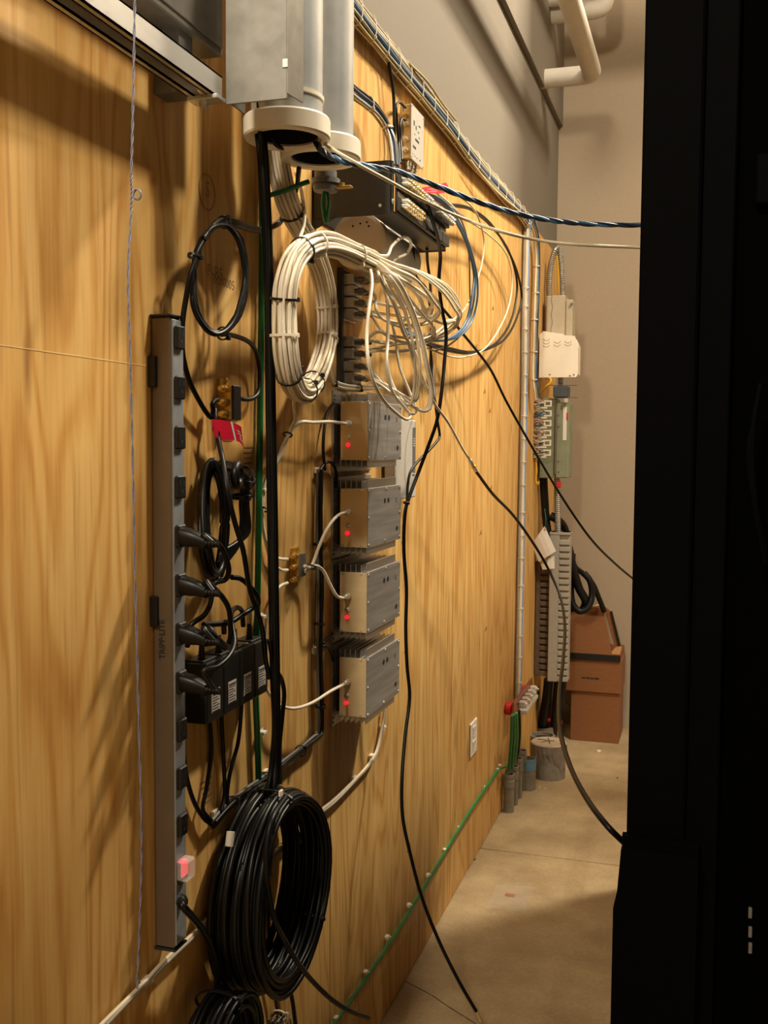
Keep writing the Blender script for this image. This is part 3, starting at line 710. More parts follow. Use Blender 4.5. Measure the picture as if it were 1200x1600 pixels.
# ------------------------------------------------------------------ white cable coil with its fan of loose ends
t = thing('white_cable_coil', 'large coil of many white cables hung below the conduits, loose ends fanning over the splitters', 'cable coil', at(472, 630, .05))
core = [(424, 120, .022), (427, 190, .022), (433, 240, .028), (441, 285, .036), (452, 320, .046), (468, 352, .048), (488, 388, .046), (503, 430, .045), (511, 480, .045), (511, 530, .05), (500, 575, .06), (483, 606, .075), (466, 610, .085), (452, 586, .095), (444, 540, .10), (443, 490, .10), (446, 445, .105), (458, 408, .11), (480, 386, .115), (507, 381, .12), (535, 389, .12), (560, 400, .125), (583, 411, .13)]
CP = smooth(path(core), 6)
T = [
 [(625, 416, .15), (668, 431, .16), (700, 452, .16), (716, 485, .15), (709, 512, .13), (680, 525, .10), (640, 534, .08), (600, 542, .07), (572, 549, .06)],
 [(620, 414, .16), (655, 428, .17), (690, 455, .17), (708, 480, .16), (716, 500, .14), (700, 521, .12), (660, 534, .09), (610, 537, .07), (572, 531, .06)],
 [(615, 422, .15), (650, 440, .16), (676, 462, .16), (687, 480, .15), (678, 493, .13), (650, 496, .10), (610, 492, .075), (572, 487, .06)],
 [(612, 428, .16), (648, 450, .17), (668, 464, .17), (676, 476, .16), (664, 484, .13), (635, 480, .10), (600, 475, .08), (572, 469, .06)],
 [(612, 418, .17), (650, 437, .18), (676, 470, .18), (686, 487, .17), (672, 502, .14), (640, 508, .11), (600, 498, .08), (572, 488, .06)],
 [(610, 434, .15), (636, 462, .16), (662, 494, .16), (676, 510, .15), (670, 522, .13), (640, 528, .10), (600, 519, .08), (585, 500, .07), (572, 470, .06)],
 [(606, 430, .17), (625, 455, .18), (645, 500, .18), (656, 560, .18), (655, 605, .17), (648, 625, .16), (630, 618, .14), (600, 600, .10), (572, 588, .06)],
 [(612, 428, .18), (634, 462, .19), (655, 520, .19), (665, 570, .19), (672, 610, .18), (668, 636, .17), (655, 641, .16), (628, 622, .13), (596, 598, .09), (572, 570, .06)],
 [(600, 440, .16), (615, 470, .17), (632, 515, .17), (645, 560, .17), (652, 600, .16), (652, 622, .15), (640, 630, .14), (615, 612, .11), (590, 588, .08), (572, 570, .06)],
 [(580, 428, .15), (581, 446, .16), (577, 480, .17), (573, 520, .17), (575, 560, .18), (583, 595, .18), (600, 626, .18), (620, 646, .18), (634, 655, .17), (641, 650, .16), (632, 632, .14), (612, 598, .11), (605, 560, .10), (606, 500, .09), (604, 470, .08)],
 [(598, 440, .15), (606, 475, .16), (606, 530, .16), (604, 570, .17), (612, 610, .17), (630, 634, .17), (641, 646, .16), (650, 640, .15), (640, 612, .13), (625, 575, .11), (618, 530, .09), (612, 500, .08)],
 [(604, 444, .14), (622, 470, .15), (634, 492, .15), (625, 505, .12), (600, 500, .09), (588, 484, .08), (586, 462, .07), (572, 450, .06)],
 [(612, 432, .14), (640, 446, .15), (664, 458, .15), (676, 480, .14), (668, 498, .12), (640, 512, .10), (606, 503, .08), (584, 487, .07)],
 [(630, 440, .13), (655, 464, .14), (668, 490, .14), (690, 505, .13), (712, 502, .12), (700, 512, .11), (660, 540, .09), (620, 550, .08), (590, 548, .07), (572, 551, .06)],
 [(620, 450, .13), (642, 480, .14), (668, 500, .14), (676, 514, .13), (674, 527, .12), (640, 536, .10), (610, 528, .09), (590, 518, .08), (572, 530, .06)],
 [(604, 400, .15), (612, 385, .15), (628, 371, .15), (640, 374, .15), (642, 384, .15), (635, 396, .14), (618, 405, .13), (606, 418, .12), (592, 440, .10), (572, 432, .06)],
 [(592, 430, .16), (600, 448, .16), (614, 472, .17), (630, 520, .17), (650, 555, .17), (660, 590, .17), (676, 625, .16), (683, 637, .15), (700, 660, .15), (722, 700, .14), (731, 714, .14)],
]
rnd = random.Random(77)
for q in (0, 1, 3, 4, 6, 7, 13, 14):
    dx, dy, dX = rnd.uniform(-9, 7), rnd.uniform(-7, 9), rnd.uniform(-.012, .012); n_ = len(T[q])
    T.append([(a + dx * math.sin(math.pi * i / (n_ - 1)), b + dy * math.sin(math.pi * i / (n_ - 1)), c + dX * math.sin(math.pi * i / (n_ - 1))) for i, (a, b, c) in enumerate(T[q])])
pos = packed(len(T), .0036, 4)
for k, (tail, (a, b)) in enumerate(zip(T, pos)):
    Q = wander(offset_path(CP, a, b), .0016, 100 + k)
    tw = smooth([Q[-1]] + path(tail), 6)[1:]
    full = Q[:-3] + smooth([Q[-4], Q[-2], tw[2], tw[5]], 3)[1:-1] + tw[5:]
    build(MB().tube(full, .0033, 7, spline=False), 'strand', WHT if k % 4 else CREAM, t)
for i, mt in ((26, TIEB), (33, TIEB), (48, TIEW), (54, TIEW), (64, TIEB), (68, TIEB), (78, TIEB), (86, TIEW), (93, TIEB), (106, TIEB), (111, TIEW), (125, TIEW)):
    tie_on(t, CP, min(i, len(CP) - 2), .0215, mt, .0015)
P = path([(462, 270, .04), (471, 300, .055), (476, 340, .075), (470, 368, .10), (462, 395, .118), (455, 420, .116), (449, 450, .104), (446, 485, .098)]); build(MB().tube(P, .0032, 7, 6), 'strand', WHT, t)
# connector pair that joins the white lead to a black one
p0 = at(731, 714, .14); p1 = at(745, 738, .145); d = (p1 - p0).normalized()
tt = thing('inline_adapter', 'nickel and brass inline coax adapter joining the white lead to a black cable', 'connector', p0)
L_ = (p1 - p0).length
build(MB().lathe(p0, d, [(.0036, -.008), (.0042, 0), (.0042, L_ * .2), (.0062, L_ * .21), (.0062, L_ * .38)], 8), 'white_side', CHROME, tt)
build(MB().lathe(p0 + d * L_ * .38, d, [(.0048, 0), (.0048, L_ * .2), (.0066, L_ * .21), (.0066, L_ * .28)], 8), 'barrel', BRASS, tt)
build(MB().lathe(p0 + d * L_ * .66, d, [(.0064, 0), (.0064, L_ * .2), (.0046, L_ * .21), (.0042, L_ * .45)], 8), 'black_side', CHROME, tt)
cable('aisle_cable', 'black cable from the inline adapter, sagging down across the aisle into the rack', 'cable',
      [(744, 737, .145), (770, 772, .16), (800, 803, .18), (826, 838, .21), (852, 880, .25), (873, 925, .30), (882, 970, .35), (880, 1030, .41), (874, 1080, .45), (875, 1140, .50), (890, 1195, .545), (915, 1245, .59), (950, 1292, .635), (985, 1326, .665)], .0045, BLKM)
cable('aisle_cable', 'black cable slanting from the white loops straight over to the rack post', 'cable',
      [(690, 480, .04), (705, 498, .05), (722, 520, .06), (748, 552, .08), (768, 580, .10), (790, 625, .13), (815, 670, .17), (845, 722, .22), (880, 780, .29), (920, 838, .37), (955, 875, .43), (995, 909, .50), (1030, 935, .58), (1058, 960, .70)], .0042, BLKM)
cable('hanging_cable', 'long black cable from the patch panel to the floor, bare brass tip at its end', 'cable',
      [(660, 300, .18), (668, 318, .185), (676, 345, .185), (684, 372, .175), (688, 400, .16), (686, 440, .15), (690, 480, .15), (697, 520, .15), (694, 570, .15), (689, 620, .15), (682, 660, .14), (668, 700, .12), (655, 735, .10), (640, 775, .09), (633, 800, .085), (631, 860, .08), (635, 920, .08), (634, 985, .08), (636, 1040, .08), (640, 1090, .08), (633, 1150, .08), (628, 1220, .085), (629, 1275, .09), (640, 1330, .105), (660, 1405, .13), (688, 1475, .175), (718, 1535, .225), (744, 1580, .262)], .0043, BLKM)
p0 = at(744, 1580, .262); p1 = at(751, 1597, .275)
tag(build(MB().cyl(p0, p1, .0034, 8), 'bare_tip', TANC), 'brass bare end sticking out of the long hanging black cable', 'cable end')
cable('hanging_cable', 'thinner black cable with a sharp kink, tied to the long one beside the pale box', 'cable',
      [(672, 540, .05), (676, 580, .06), (679, 620, .09), (684, 660, .10), (687, 681, .10), (684, 688, .10), (668, 706, .09), (652, 722, .08), (641, 738, .075), (637, 760, .075), (636, 786, .08)], .0034, BLKM)
P = smooth(path([(638, 776, .087), (635, 786, .085), (633, 797, .083)]), 6)
tag(build(MB().torus(P[6], P[7] - P[5], .007, .002, 14, 6), 'wrap_tie', TIEB), 'black tie holding two hanging cables together under the pale box', 'cable tie')

# ------------------------------------------------------------------ splitters under the coil
t = thing('backing_strip', 'dark metal backing strip carrying the column of small splitters', 'bracket', at(530, 602, 0))
za, zb = at(528, 602, .01).z, at(528, 415, .01).z; ya = at(526, 500, .0).y
build(MB().cbox(0, .012, ya, ya + .012, za, zb, .001), 'rail', STEELB, t)
build(MB().cbox(.0, .004, ya + .012, ya + .15, za, za + .012, .001), 'cross_bar', STEELB, t)
build(MB().cbox(.0, .004, ya + .012, ya + .15, zb - .012, zb, .001), 'cross_bar', STEELB, t)
where = ['topmost, just under the coil', 'second down the column', 'third down the column', 'fourth down the column', 'fifth down, below the gap of bare wood', 'sixth down the column', 'seventh down the column', 'lowest, just above the first amplifier']
for k, py in enumerate((432, 450, 469, 487, 531, 550, 570, 589)):
    z = at(545, py, .03).z
    s = thing('coax_splitter', 'small metal coax splitter on the plywood, ' + where[k], 'splitter', (.004, ya + .02, z - .012), 'column of small splitters')
    build(MB().cbox(.004, .030, ya + .022, ya + .078, z - .011, z + .011, .0015), 'body', ALUG, s)
    f = build(MB().cbox(.004, .007, ya + .012, ya + .105, z - .012, z + .010, .001), 'flange', ALU, s)
    build(MB().cyl((.006, ya + .017, z), (.0085, ya + .017, z), .0035, 8), 'screw', CHROME, s)
    for j in range(3):
        yy = ya + .033 + .017 * j
        build(MB().lathe((.030, yy, z), (1, 0, 0), [(.0048, 0), (.0048, .008), (.0062, .0082), (.0062, .018), (.0040, .0182), (.0040, .026)], 8), 'port', CHROME if j % 2 else DGREY, s)
t = thing('cable_pair', 'pair of white cables tied along the foot of the splitter column', 'cable', at(540, 606, .0))
P = smooth(path([(514, 570, .03), (518, 590, .03), (526, 600, .03), (545, 605, .035), (562, 606, .04), (585, 605, .05), (600, 604, .05)]), 6)
bundle(t, P, [(0, -.0035, .0032, WHT), (0, .0035, .0032, WHT)], (10, 24), tiemat=TIEB, R=.0085, squash=.6)

# ------------------------------------------------------------------ round beige canister
p = aty(560, 376, 2.03)
t = thing('round_canister', 'beige round canister lying on its side between bracket and coil', 'canister', (p.x, 2.03, p.z - .06))
build(MB().lathe((p.x, 2.03, p.z), (0, 1, 0), [(.050, 0), (.057, .0015), (.0585, .004), (.0585, .03)], 40), 'end_cap', BEIGE, t)
build(MB().lathe((p.x, 2.06, p.z), (0, 1, 0), [(.056, 0), (.056, .25)], 40), 'body', LGREY, t)
mb = MB()
for dx, dz in ((-.012, .030), (.004, .034), (.022, .028), (.018, .036)): mb.cyl((p.x + dx, 2.0295, p.z + dz), (p.x + dx, 2.031, p.z + dz), .0022, 8)
build(mb, 'holes', HOLE, t)

# ------------------------------------------------------------------ wall bracket with the patch panel
xp = .163; zb, zt = 1.931, 2.014
t = thing('wall_bracket', 'black steel wall bracket holding the patch panel out from the plywood', 'bracket', (0, 1.93, zb))
build(MB().cbox(0.0, xp, 1.938, 1.941, zb - .012, zt + .008, .001), 'end_plate', STEELB, t)
build(MB().prism([(0, 1.938, zb - .012), (.05, 1.938, zb - .012), (.0, 1.938, zb - .035)], (0, 0, 0), (0, .003, 0)), 'gusset', STEELB, t)
build(MB().cbox(xp - .003, xp, 1.938, 1.958, zb - .006, zt + .006, .001), 'front_flange', STEELB, t)
build(MB().cbox(0.0, xp, 2.372, 2.375, zb - .006, zt + .006, .001), 'end_plate', STEELB, t)
build(MB().cbox(0.0, .004, 1.938, 2.375, zb - .010, zt + .008, .001), 'wall_plate', STEELB, t)
for z in (zb + .014, zt - .012):
    build(MB().lathe((xp, 1.947, z), (1, 0, 0), [(.0055, 0), (.0055, .002), (.003, .003)], 10), 'screw', CHROME, t)
build(MB().lathe((xp - .022, 1.938, zb + .006), (0, -1, 0), [(.004, 0), (.003, .002)], 8), 'screw', CHROME, t)
t = thing('patch_panel', 'two-row grey patch panel crowded with nickel and brass coax connectors', 'patch panel', (xp, 2.16, zb))
py0, py1 = 1.962, 2.362
build(MB().cbox(xp, xp + .003, py0, py1, zb - .003, zt + .003, .001), 'plate', PANEL, t)
build(MB().cbox(xp - .05, xp, py0, py1, zb - .004, zb - .001, .001), 'lower_flange', PANEL, t)
mw = (py1 - py0) / 6
for r in range(2):
    z0 = zb + .001 + r * .0425
    for k in range(6):
        a = py0 + k * mw + .0015; b = a + mw - .003
        mo = build(MB().cbox(xp + .003, xp + .012, a, b, z0, z0 + .0235, .0012), 'port_module', PANEL, t)
        build(MB().cbox(xp + .003, xp + .0045, a + .008, b - .008, z0 + .0275, z0 + .0375, .0004), 'label_strip', PAPER, t)
        if (r == 0 and k < 2) or (r == 1 and k < 6):
            for i in range(4):
                yy = a + .009 + i * (b - a - .018) / 3
                for zq in ((z0 + .019, z0 + .010) if (r, k) != (1, 3) else (z0 + .016,)):
                    build(MB().lathe((xp + .012, yy, zq), (1, 0, -.12), [(.0046, 0), (.0046, .006), (.0058, .0062), (.0058, .013), (.003, .0132), (.0026, .017)], 8), 'connector', BRASS if k < 2 and i % 2 else CHROME, mo)
P = path([(612, 252, .16), (622, 258, .163), (640, 266, .17), (660, 278, .17)])

# red tag at the panel
flag('red_tag', 'red flag label with white lettering sticking up behind the patch panel',
     path([(660, 293, .16), (672, 291, .155), (684, 289, .15), (697, 285, .145)]),
     path([(662, 301, .16), (675, 302, .155), (690, 302, .15), (704, 299, .145)]), [], [(3, 9, .35), (5, 13, .55), (2, 8, .75)])

# aluminium splitter amp
za, zb2 = at(642, 246, .026).z, at(642, 161, .026).z
t = thing('line_amplifier', 'small aluminium amplifier with printed marks, mounted high beside the top cable bundle', 'amplifier', (0, 2.55, za))
build(MB().cbox(.004, .025, 2.552, 2.668, za, zb2, .0015), 'body', ALUF, t)
build(MB().cbox(.025, .0265, 2.550, 2.670, za - .002, zb2 + .002, .0008), 'cover', LGREY, t)
build(MB().cbox(.0, .004, 2.545, 2.675, za - .006, zb2 + .006, .001), 'flange', ALU, t)
zz = [za + .018, za + .044, za + .082, za + .104]
for i, z in enumerate(zz): f_connector(t, (.014, 2.552, z), (0, -1, 0), 1.1, 'connector', BRASS if i == 3 else CHROME)
for y in (2.572, 2.60, 2.63): f_connector(t, (.014, y, za), (0, 0, -1), 1.2, 'connector', CHROME)
mb = MB(); rnd = random.Random(2)
for (y, z, w_, h_) in ((2.568, .030, .028, .006), (2.588, .052, .036, .006), (2.572, .086, .010, .012), (2.592, .080, .008, .010), (2.612, .078, .012, .003), (2.58, .064, .006, .003), (2.62, .066, .01, .003), (2.565, .010, .004, .004), (2.585, .010, .004, .004), (2.605, .010, .004, .004), (2.63, .012, .01, .003), (2.62, .095, .016, .004)):
    mb.box(.0265, .0268, y, y + w_, za + z, za + z + h_)
build(mb, 'print', INK, t)
for y in (2.556, 2.664):
    for z in (za + .004, zb2 - .004): build(MB().cyl((.0265, y, z), (.0278, y, z), .0022, 8), 'screw', CHROME, t)
for k, (pts, how) in enumerate((
    ([(600, 60, .02), (606, 90, .02), (611, 120, .022), (615, 150, .024), (616, 190, .026), (617, 225, .028), (618, 252, .05)], 'passing outside the aluminium amplifier'),
    ([(633, 168, .014), (624, 160, .02), (619, 168, .024), (621, 200, .024), (623, 225, .026), (625, 255, .05)], 'looping down from its upper connector'),
    ([(634, 188, .014), (628, 186, .02), (625, 196, .022), (626, 220, .024), (628, 250, .04)], 'looping down from its lower connector'))):
    cable('jumper_cable', 'short black cable between top bundle and patch panel, ' + how, 'cable', pts, .0042 if k == 0 else .0034, BLKM, 'short black jumpers at the amplifier')
t = thing('cable_group', 'curved group of black, blue and tan cables dropping behind the conduit to the patch panel', 'cable bundle', at(617, 262, .1))
P = smooth(path([(540, 132, .03), (556, 146, .032), (572, 158, .035), (588, 172, .04), (602, 193, .05), (611, 215, .065), (615, 238, .09), (617, 260, .12)]), 6)
bundle(t, P, [(0, -.011, .0042, BLKM), (.003, -.003, .004, DBLU), (0, .004, .0034, BLU), (.004, .010, .003, GRYC), (-.004, .011, .0032, TANC)], (14, 26), R=.0155, squash=.7)

# ------------------------------------------------------------------ top cable bundle on the plywood edge
t = thing('cable_bundle', 'long bundle of blue and tan cables tied along the top edge of the plywood', 'cable bundle', at(690, 182, .0))
P = smooth(path([(520, -35, .02), (562, 22, .02), (600, 70, .02), (632, 110, .02), (665, 150, .02), (700, 193, .02), (730, 235, .02), (760, 270, .02), (784, 297, .02), (805, 320, .02), (820, 338, .02), (828, 352, .02)]), 9)
st = [(.006, -.026, .0045, TANC), (.012, -.019, .004, GRYC), (.004, -.017, .0042, TANC), (.014, -.011, .0036, CREAM), (.006, -.008, .0045, TANC), (.015, -.003, .0042, GRYC), (.006, .001, .0042, DBLU), (.016, .005, .0042, BLU), (.010, .011, .0045, BLU), (.002, .009, .0045, GRYC), (.014, .016, .0036, GRYC), (.006, .020, .004, TANC), (.012, .025, .0036, TANC), (.004, .028, .003, CREAM)]
st = [(a - .009, b, r, m_) for a, b, r, m_ in st]
bundle(t, P, st, (), amp=.0022, seed=5)
for i in range(8, len(P) - 4, 5):
    tie_on(t, P, i, .0315, TIEW, .0011, .42)
# loose strand strays
for pts, m_ in (([(640, 100, .03), (668, 128, .035), (690, 160, .03), (712, 188, .03)], TANC), ([(735, 250, .03), (762, 285, .035), (790, 312, .03), (812, 330, .03)], CREAM)):
    build(MB().tube(path(pts), .0032, 6, 7), 'strand', m_, t)

# ------------------------------------------------------------------ upright white and blue bundles at the corner end
t = thing('cable_riser', 'upright bundle of white, grey and pale blue cables tied down to the ground bar', 'cable bundle', at(809, 1090, .0))
P = smooth(path([(824, 340, .02), (823, 360, .016), (822, 400, .016), (820, 500, .016), (819, 600, .016), (817, 700, .016), (815, 800, .016), (813, 900, .016), (811, 1000, .016), (809, 1092, .016)]), 14)
bundle(t, P, [(-.006, .015, .0052, GRYC), (-.004, .004, .0052, WHT), (.004, -.001, .0052, WHT), (.002, .012, .005, CREAM), (.009, -.009, .0048, PALEB), (-.003, -.010, .005, WHT)], (), amp=.001, seed=9)
ys = [442, 476, 512, 546, 582, 612, 646, 684, 723, 760, 797, 836, 873, 911, 949, 987, 1023, 1060]
zP = [p.z for p in P]
for py in ys:
    z = at(815, py, .016).z; i = min(range(1, len(P) - 1), key=lambda q: abs(P[q].z - z)); tie_on(t, P, i, .0185, TIEW, .0012, .75)
t = thing('cable_riser', 'second upright bundle, white and blue, looping back up above the terminal block', 'cable bundle', at(836, 622, .0))
P = smooth(path([(829, 345, .03), (836, 370, .025), (838, 400, .022), (837, 450, .022), (835, 500, .022), (834, 560, .022), (834, 600, .025), (837, 622, .03)]), 12)
bundle(t, P, [(0, .012, .0046, WHT), (.005, .004, .0046, TANC), (.009, -.003, .0046, BLU), (.012, -.010, .0046, DBLU), (.004, -.014, .0048, WHT), (.010, -.018, .0048, CREAM)], (), amp=.002, seed=12)
for i in (28, 38, 48, 58, 70): tie_on(t, P, i, .019, TIEW, .0012, .8)

# ------------------------------------------------------------------ aisle cables, conduit to rack
t = thing('blue_cable', 'dark blue twisted cable strung from the first white bushing across the aisle', 'cable', at(800, 340, .35))
P = smooth(path([(480, 165, .122), (487, 203, .128), (494, 222, .142), (507, 239, .166), (532, 251, .192), (570, 259, .218), (620, 268, .24), (680, 290, .28), (740, 313, .33), (800, 332, .385), (860, 344, .45), (920, 350, .52), (1004, 352, .62), (1040, 352, .665), (1054, 354, .71)]), 16)
for k, m_ in enumerate((BLU, DBLU, DBLU)):
    Q = [p + u * (.0026 * math.cos(i * .33 + 2.1 * k)) + v * (.0026 * math.sin(i * .33 + 2.1 * k)) for i, (p, (tt, u, v)) in enumerate(zip(P, frames(P)))]
    build(MB().tube(Q, .0030, 6, spline=False), 'strand', m_, t)
cable('white_aisle_cable', 'single cream cable strung under the blue one from bushing to rack', 'cable',
      [(486, 168, .122), (493, 206, .132), (502, 219, .148), (521, 234, .178), (560, 257, .214), (610, 284, .238), (660, 312, .265), (720, 340, .30), (780, 361, .37), (840, 375, .43), (900, 382, .50), (1004, 387, .62), (1040, 388, .665), (1054, 390, .71)], .0031, CREAM)

# big loose loops beyond the panel
def loop_thing(name, label, pts, r, mt, group=None): return cable(name, label, 'cable', pts, r, mt, group, sub=8)
loop_thing('black_loop', 'wide black cable loop hanging on the plywood beyond the patch panel', [(690, 322, .10), (712, 322, .06), (740, 330, .05), (775, 362, .05), (798, 400, .05), (808, 445, .05), (802, 490, .05), (785, 525, .05), (760, 545, .05), (730, 552, .05), (700, 548, .05), (672, 540, .06), (650, 530, .06)], .0042, BLKM)
loop_thing('black_loop', 'inner black cable loop nested inside the widest one', [(685, 325, .10), (708, 320, .07), (735, 326, .06), (765, 348, .055), (790, 385, .05), (808, 425, .05), (815, 465, .05), (806, 500, .05), (790, 528, .05), (765, 544, .05), (735, 550, .05), (705, 545, .055), (668, 536, .06)], .0042, BLKM)
loop_thing('white_loop', 'thin pale cable loop following the wide black loops', [(680, 300, .12), (700, 316, .10), (728, 342, .07), (760, 364, .06), (790, 395, .055), (800, 430, .055), (797, 470, .055), (782, 510, .055), (757, 545, .055), (725, 558, .055), (700, 556, .055), (668, 544, .06)], .0028, CREAM)
loop_thing('white_loop', 'thin pale cable loop, short one close to the blue loops', [(672, 292, .14), (695, 296, .12), (725, 312, .10), (745, 335, .09), (756, 375, .085), (752, 415, .085), (740, 450, .08), (728, 480, .08), (708, 500, .08), (690, 515, .08)], .0028, CREAM)
loop_thing('white_loop', 'thin grey cable loop dropping beside the hanging black cable', [(690, 318, .13), (712, 330, .12), (728, 365, .10), (733, 405, .10), (734, 450, .09), (734, 490, .08), (722, 520, .075), (700, 540, .07), (680, 548, .06)], .0026, GRYC)
for k, (dx, how) in enumerate(((0, 'outer strand of three'), (-5, 'middle strand of three'), (-9, 'inner strand of three'))):
    loop_thing('blue_loop', 'blue cable curving from patch panel back under the white loops, ' + how,
               [(664 + dx, 302, .15), (690 + dx, 312, .14), (712 + dx * .6, 338, .12), (732 + dx * .4, 380, .11), (745 + dx * .5, 430, .10), (746 + dx, 465, .10), (738 + dx, 500, .09), (722 + dx, 522, .085), (700 + dx, 531, .08), (668 + dx, 531 + dx * .4, .07), (640 + dx, 518, .06), (625, 505, .05)], .0032, BLU, 'blue loops under the patch panel')
for pts, how in (([(645, 388, .12), (646, 400, .12), (649, 430, .11), (665, 450, .10), (672, 480, .06)], 'thin one nearest the canister'), ([(667, 388, .13), (668, 410, .12), (672, 440, .11), (674, 500, .05), (673, 545, .03), (672, 640, .02)], 'next to the long hanging cable')):
    cable('panel_lead', 'black lead dropping out under the patch panel, ' + how, 'cable', pts, .0036, BLKM)
for k, (a, b, how) in enumerate(((634, 370, 'wider one'), (640, 372, 'narrower one'))):
    cable('blue_lead', 'short blue lead behind the white loop under the panel, ' + how, 'cable', [(a, b - 10, .06), (a - 2, b + 8, .06), (a - 4, b + 22, .06), (a - 3, b + 40, .05)], .0036, BLU if k else PALEB)

# ------------------------------------------------------------------ four amplifiers
Y0, Y1, X0, X1 = 2.060, 2.300, .018, .080
amps = [(1.443, 1.566, 'uppermost, right under the splitters'), (1.259, 1.383, 'second from the top'), (1.078, 1.206, 'third from the top'), (.896, 1.023, 'lowest of the four, cable curving in from below')]
amp_conn = []
for k, (z0, z1, how) in enumerate(amps):
    t = thing('amplifier', 'finned aluminium amplifier with glowing red light, ' + how, 'amplifier', (0, Y0, z0), 'four finned amplifiers in a column')
    build(MB().cbox(X0, X1 - .002, Y0 + .002, Y1, z0, z1, .001), 'chassis', ALU, t)
    build(MB().cbox(X0, X1 - .001, Y0, Y0 + .002, z0, z1, .0005), 'front_plate', ALUF, t)
    sp = build(MB().cbox(X1 - .002, X1, Y0 - .001, Y1 + .002, z0 - .001, z1 + .001, .0005), 'side_cover', ALUG, t)
    build(MB().cbox(0, .018, Y0 + .02, Y1 - .01, z0 + .004, z1 - .004, .001), 'rear_block', BLKP, t)
    build(MB().cbox(0, .004, Y0 - .006, Y1 + .012, z0 - .026, z1 + .024, .001), 'mounting_plate', ALUG, t)
    for zq in (z1 + .004, z1 + .012, z0 - .006, z0 - .016):
        build(MB().cyl((.004, Y0 - .001, zq), (.0052, Y0 - .001, zq), .0022, 8), 'plate_hole', HOLE, t)
    for i in range(6):
        x = .016 + i * .0118
        build(MB().cbox(x, x + .0022, Y0 + .004, Y1 - .028, z1, z1 + .0165 + (.003 if i == 5 else 0), .0004), 'fin', ALU, t)
        build(MB().cbox(x, x + .0022, Y0 + .004, Y1 - .028, z0 - .0155, z0, .0004), 'fin', ALU, t)
    for (y, z) in [(Y0 + .006, z0 + .005), (Y0 + .006, z1 - .005), (Y0 + .006, (z0 + z1) / 2), (Y1 - .006, z0 + .005), (Y1 - .006, z1 - .005), (Y1 - .006, (z0 + z1) / 2), ((Y0 + Y1) / 2, z0 + .005), ((Y0 + Y1) / 2 + .01, z1 - .005)]:
        build(MB().lathe((X1, y, z), (1, 0, 0), [(.0034, 0), (.0028, .0016), (.001, .0022)], 8), 'screw', CHROME, sp)
    for (y, z) in ((Y0 + .118, z1 - .030), (Y0 + .145, z1 - .030), (Y1 - .028, z0 + .026)):
        build(MB().cyl((X1 + .0001, y, z), (X1 + .0008, y, z), .0058, 12), 'adjuster_hole', HOLE, sp)
    mb = MB()
    for i in range(3): mb.box(X1 + .0001, X1 + .0004, Y1 - .040, Y1 - .030, z1 - .03 - .004 * i, z1 - .0285 - .004 * i)
    build(mb, 'print', INK, sp)
    for (x, z) in ((X0 + .006, z1 - .004), (X1 - .014, z1 - .004), (X0 + .006, z0 + .004), (X1 - .014, z0 + .004)):
        build(MB().lathe((x, Y0, z), (0, -1, 0), [(.003, 0), (.0024, .0015)], 8), 'screw', CHROME, t)
    top = (626, 764, 895, 1029)[k]
    cpx = (546, 545, 544, 543)[k]
    pc = aty(cpx, top + 36, Y0); pk = aty(cpx - 1, top + 57, Y0); pl = aty(cpx - 2, top + 69, Y0)
    f_connector(t, pc, (0, -1, 0), 1.25, 'coax_connector')
    build(MB().lathe(pk, (0, -1, 0), [(.0058, 0), (.0058, .003), (.004, .0032), (.004, .009)], 10), 'toggle_stub', CHROME, t)
    build(MB().lathe(pl, (0, -1, 0), [(.0042, 0), (.0042, .003), (.003, .0052), (.001, .006)], 12), 'indicator_light', LEDR, t)
    amp_conn.append(pc + Vector((0, -.022, 0)))
def ampcable(k, pts, how):
    P = path(pts) + [amp_conn[k] + Vector((0, -.012, 0)), amp_conn[k]]
    tag(build(MB().tube(P, .0033, 8, 7), 'amplifier_cable', WHT), 'white coax plugged into an amplifier front, ' + how, 'cable', 'white coax leads to the amplifiers')
ampcable(0, [(410, 800, .008), (412, 765, .010), (420, 744, .016), (431, 724, .028), (443, 695, .035), (455, 672, .04), (468, 660, .045), (490, 660, .045), (515, 659, .05)], 'arriving level at the uppermost one')
ampcable(1, [(476, 884, .025), (483, 887, .028), (489, 880, .03), (497, 858, .035), (510, 828, .042), (525, 808, .048)], 'rising from the brass block to the second one')
ampcable(2, [(476, 893, .02), (484, 887, .024), (494, 884, .028), (505, 892, .032), (515, 912, .04), (525, 930, .045)], 'dipping from the brass block to the third one')
ampcable(3, [(412, 1060, .006), (418, 1080, .012), (432, 1098, .02), (448, 1106, .028), (466, 1106, .034), (490, 1097, .04), (515, 1081, .048)], 'swinging up to the lowest one')
t = brass_splitter('brass five-way coax block between black riser and amplifiers', 455, 890, at(455, 906, .02).z, at(455, 870, .02).z, [at(448, 872, .012).z, at(448, 890, .012).z, at(448, 910, .012).z], [at(470, 880, .012).z, at(470, 896, .012).z], .026, .016, DGREY)
for pts, how in (([(462, 600, .075), (459, 632, .06), (461, 655, .045), (455, 670, .04), (446, 690, .036), (437, 715, .03), (424, 735, .016), (414, 756, .010), (410, 790, .008), (411, 825, .008), (418, 855, .008), (424, 868, .010), (436, 873, .012), (449, 874, .012)], 'entering the brass block highest'),
                 ([(417, 745, .008), (409, 775, .008), (411, 820, .007), (420, 866, .008), (430, 884, .010), (440, 891, .012), (449, 891, .012)], 'entering the brass block in the middle'),
                 ([(412, 1058, .006), (414, 1000, .006), (418, 960, .007), (427, 930, .009), (438, 916, .012), (449, 911, .012)], 'coming from below the adapters')):
    cable('feed_cable', 'white coax hugging the plywood behind the black cables, ' + how, 'cable', pts, .0033, WHT, 'white coax at the brass block')
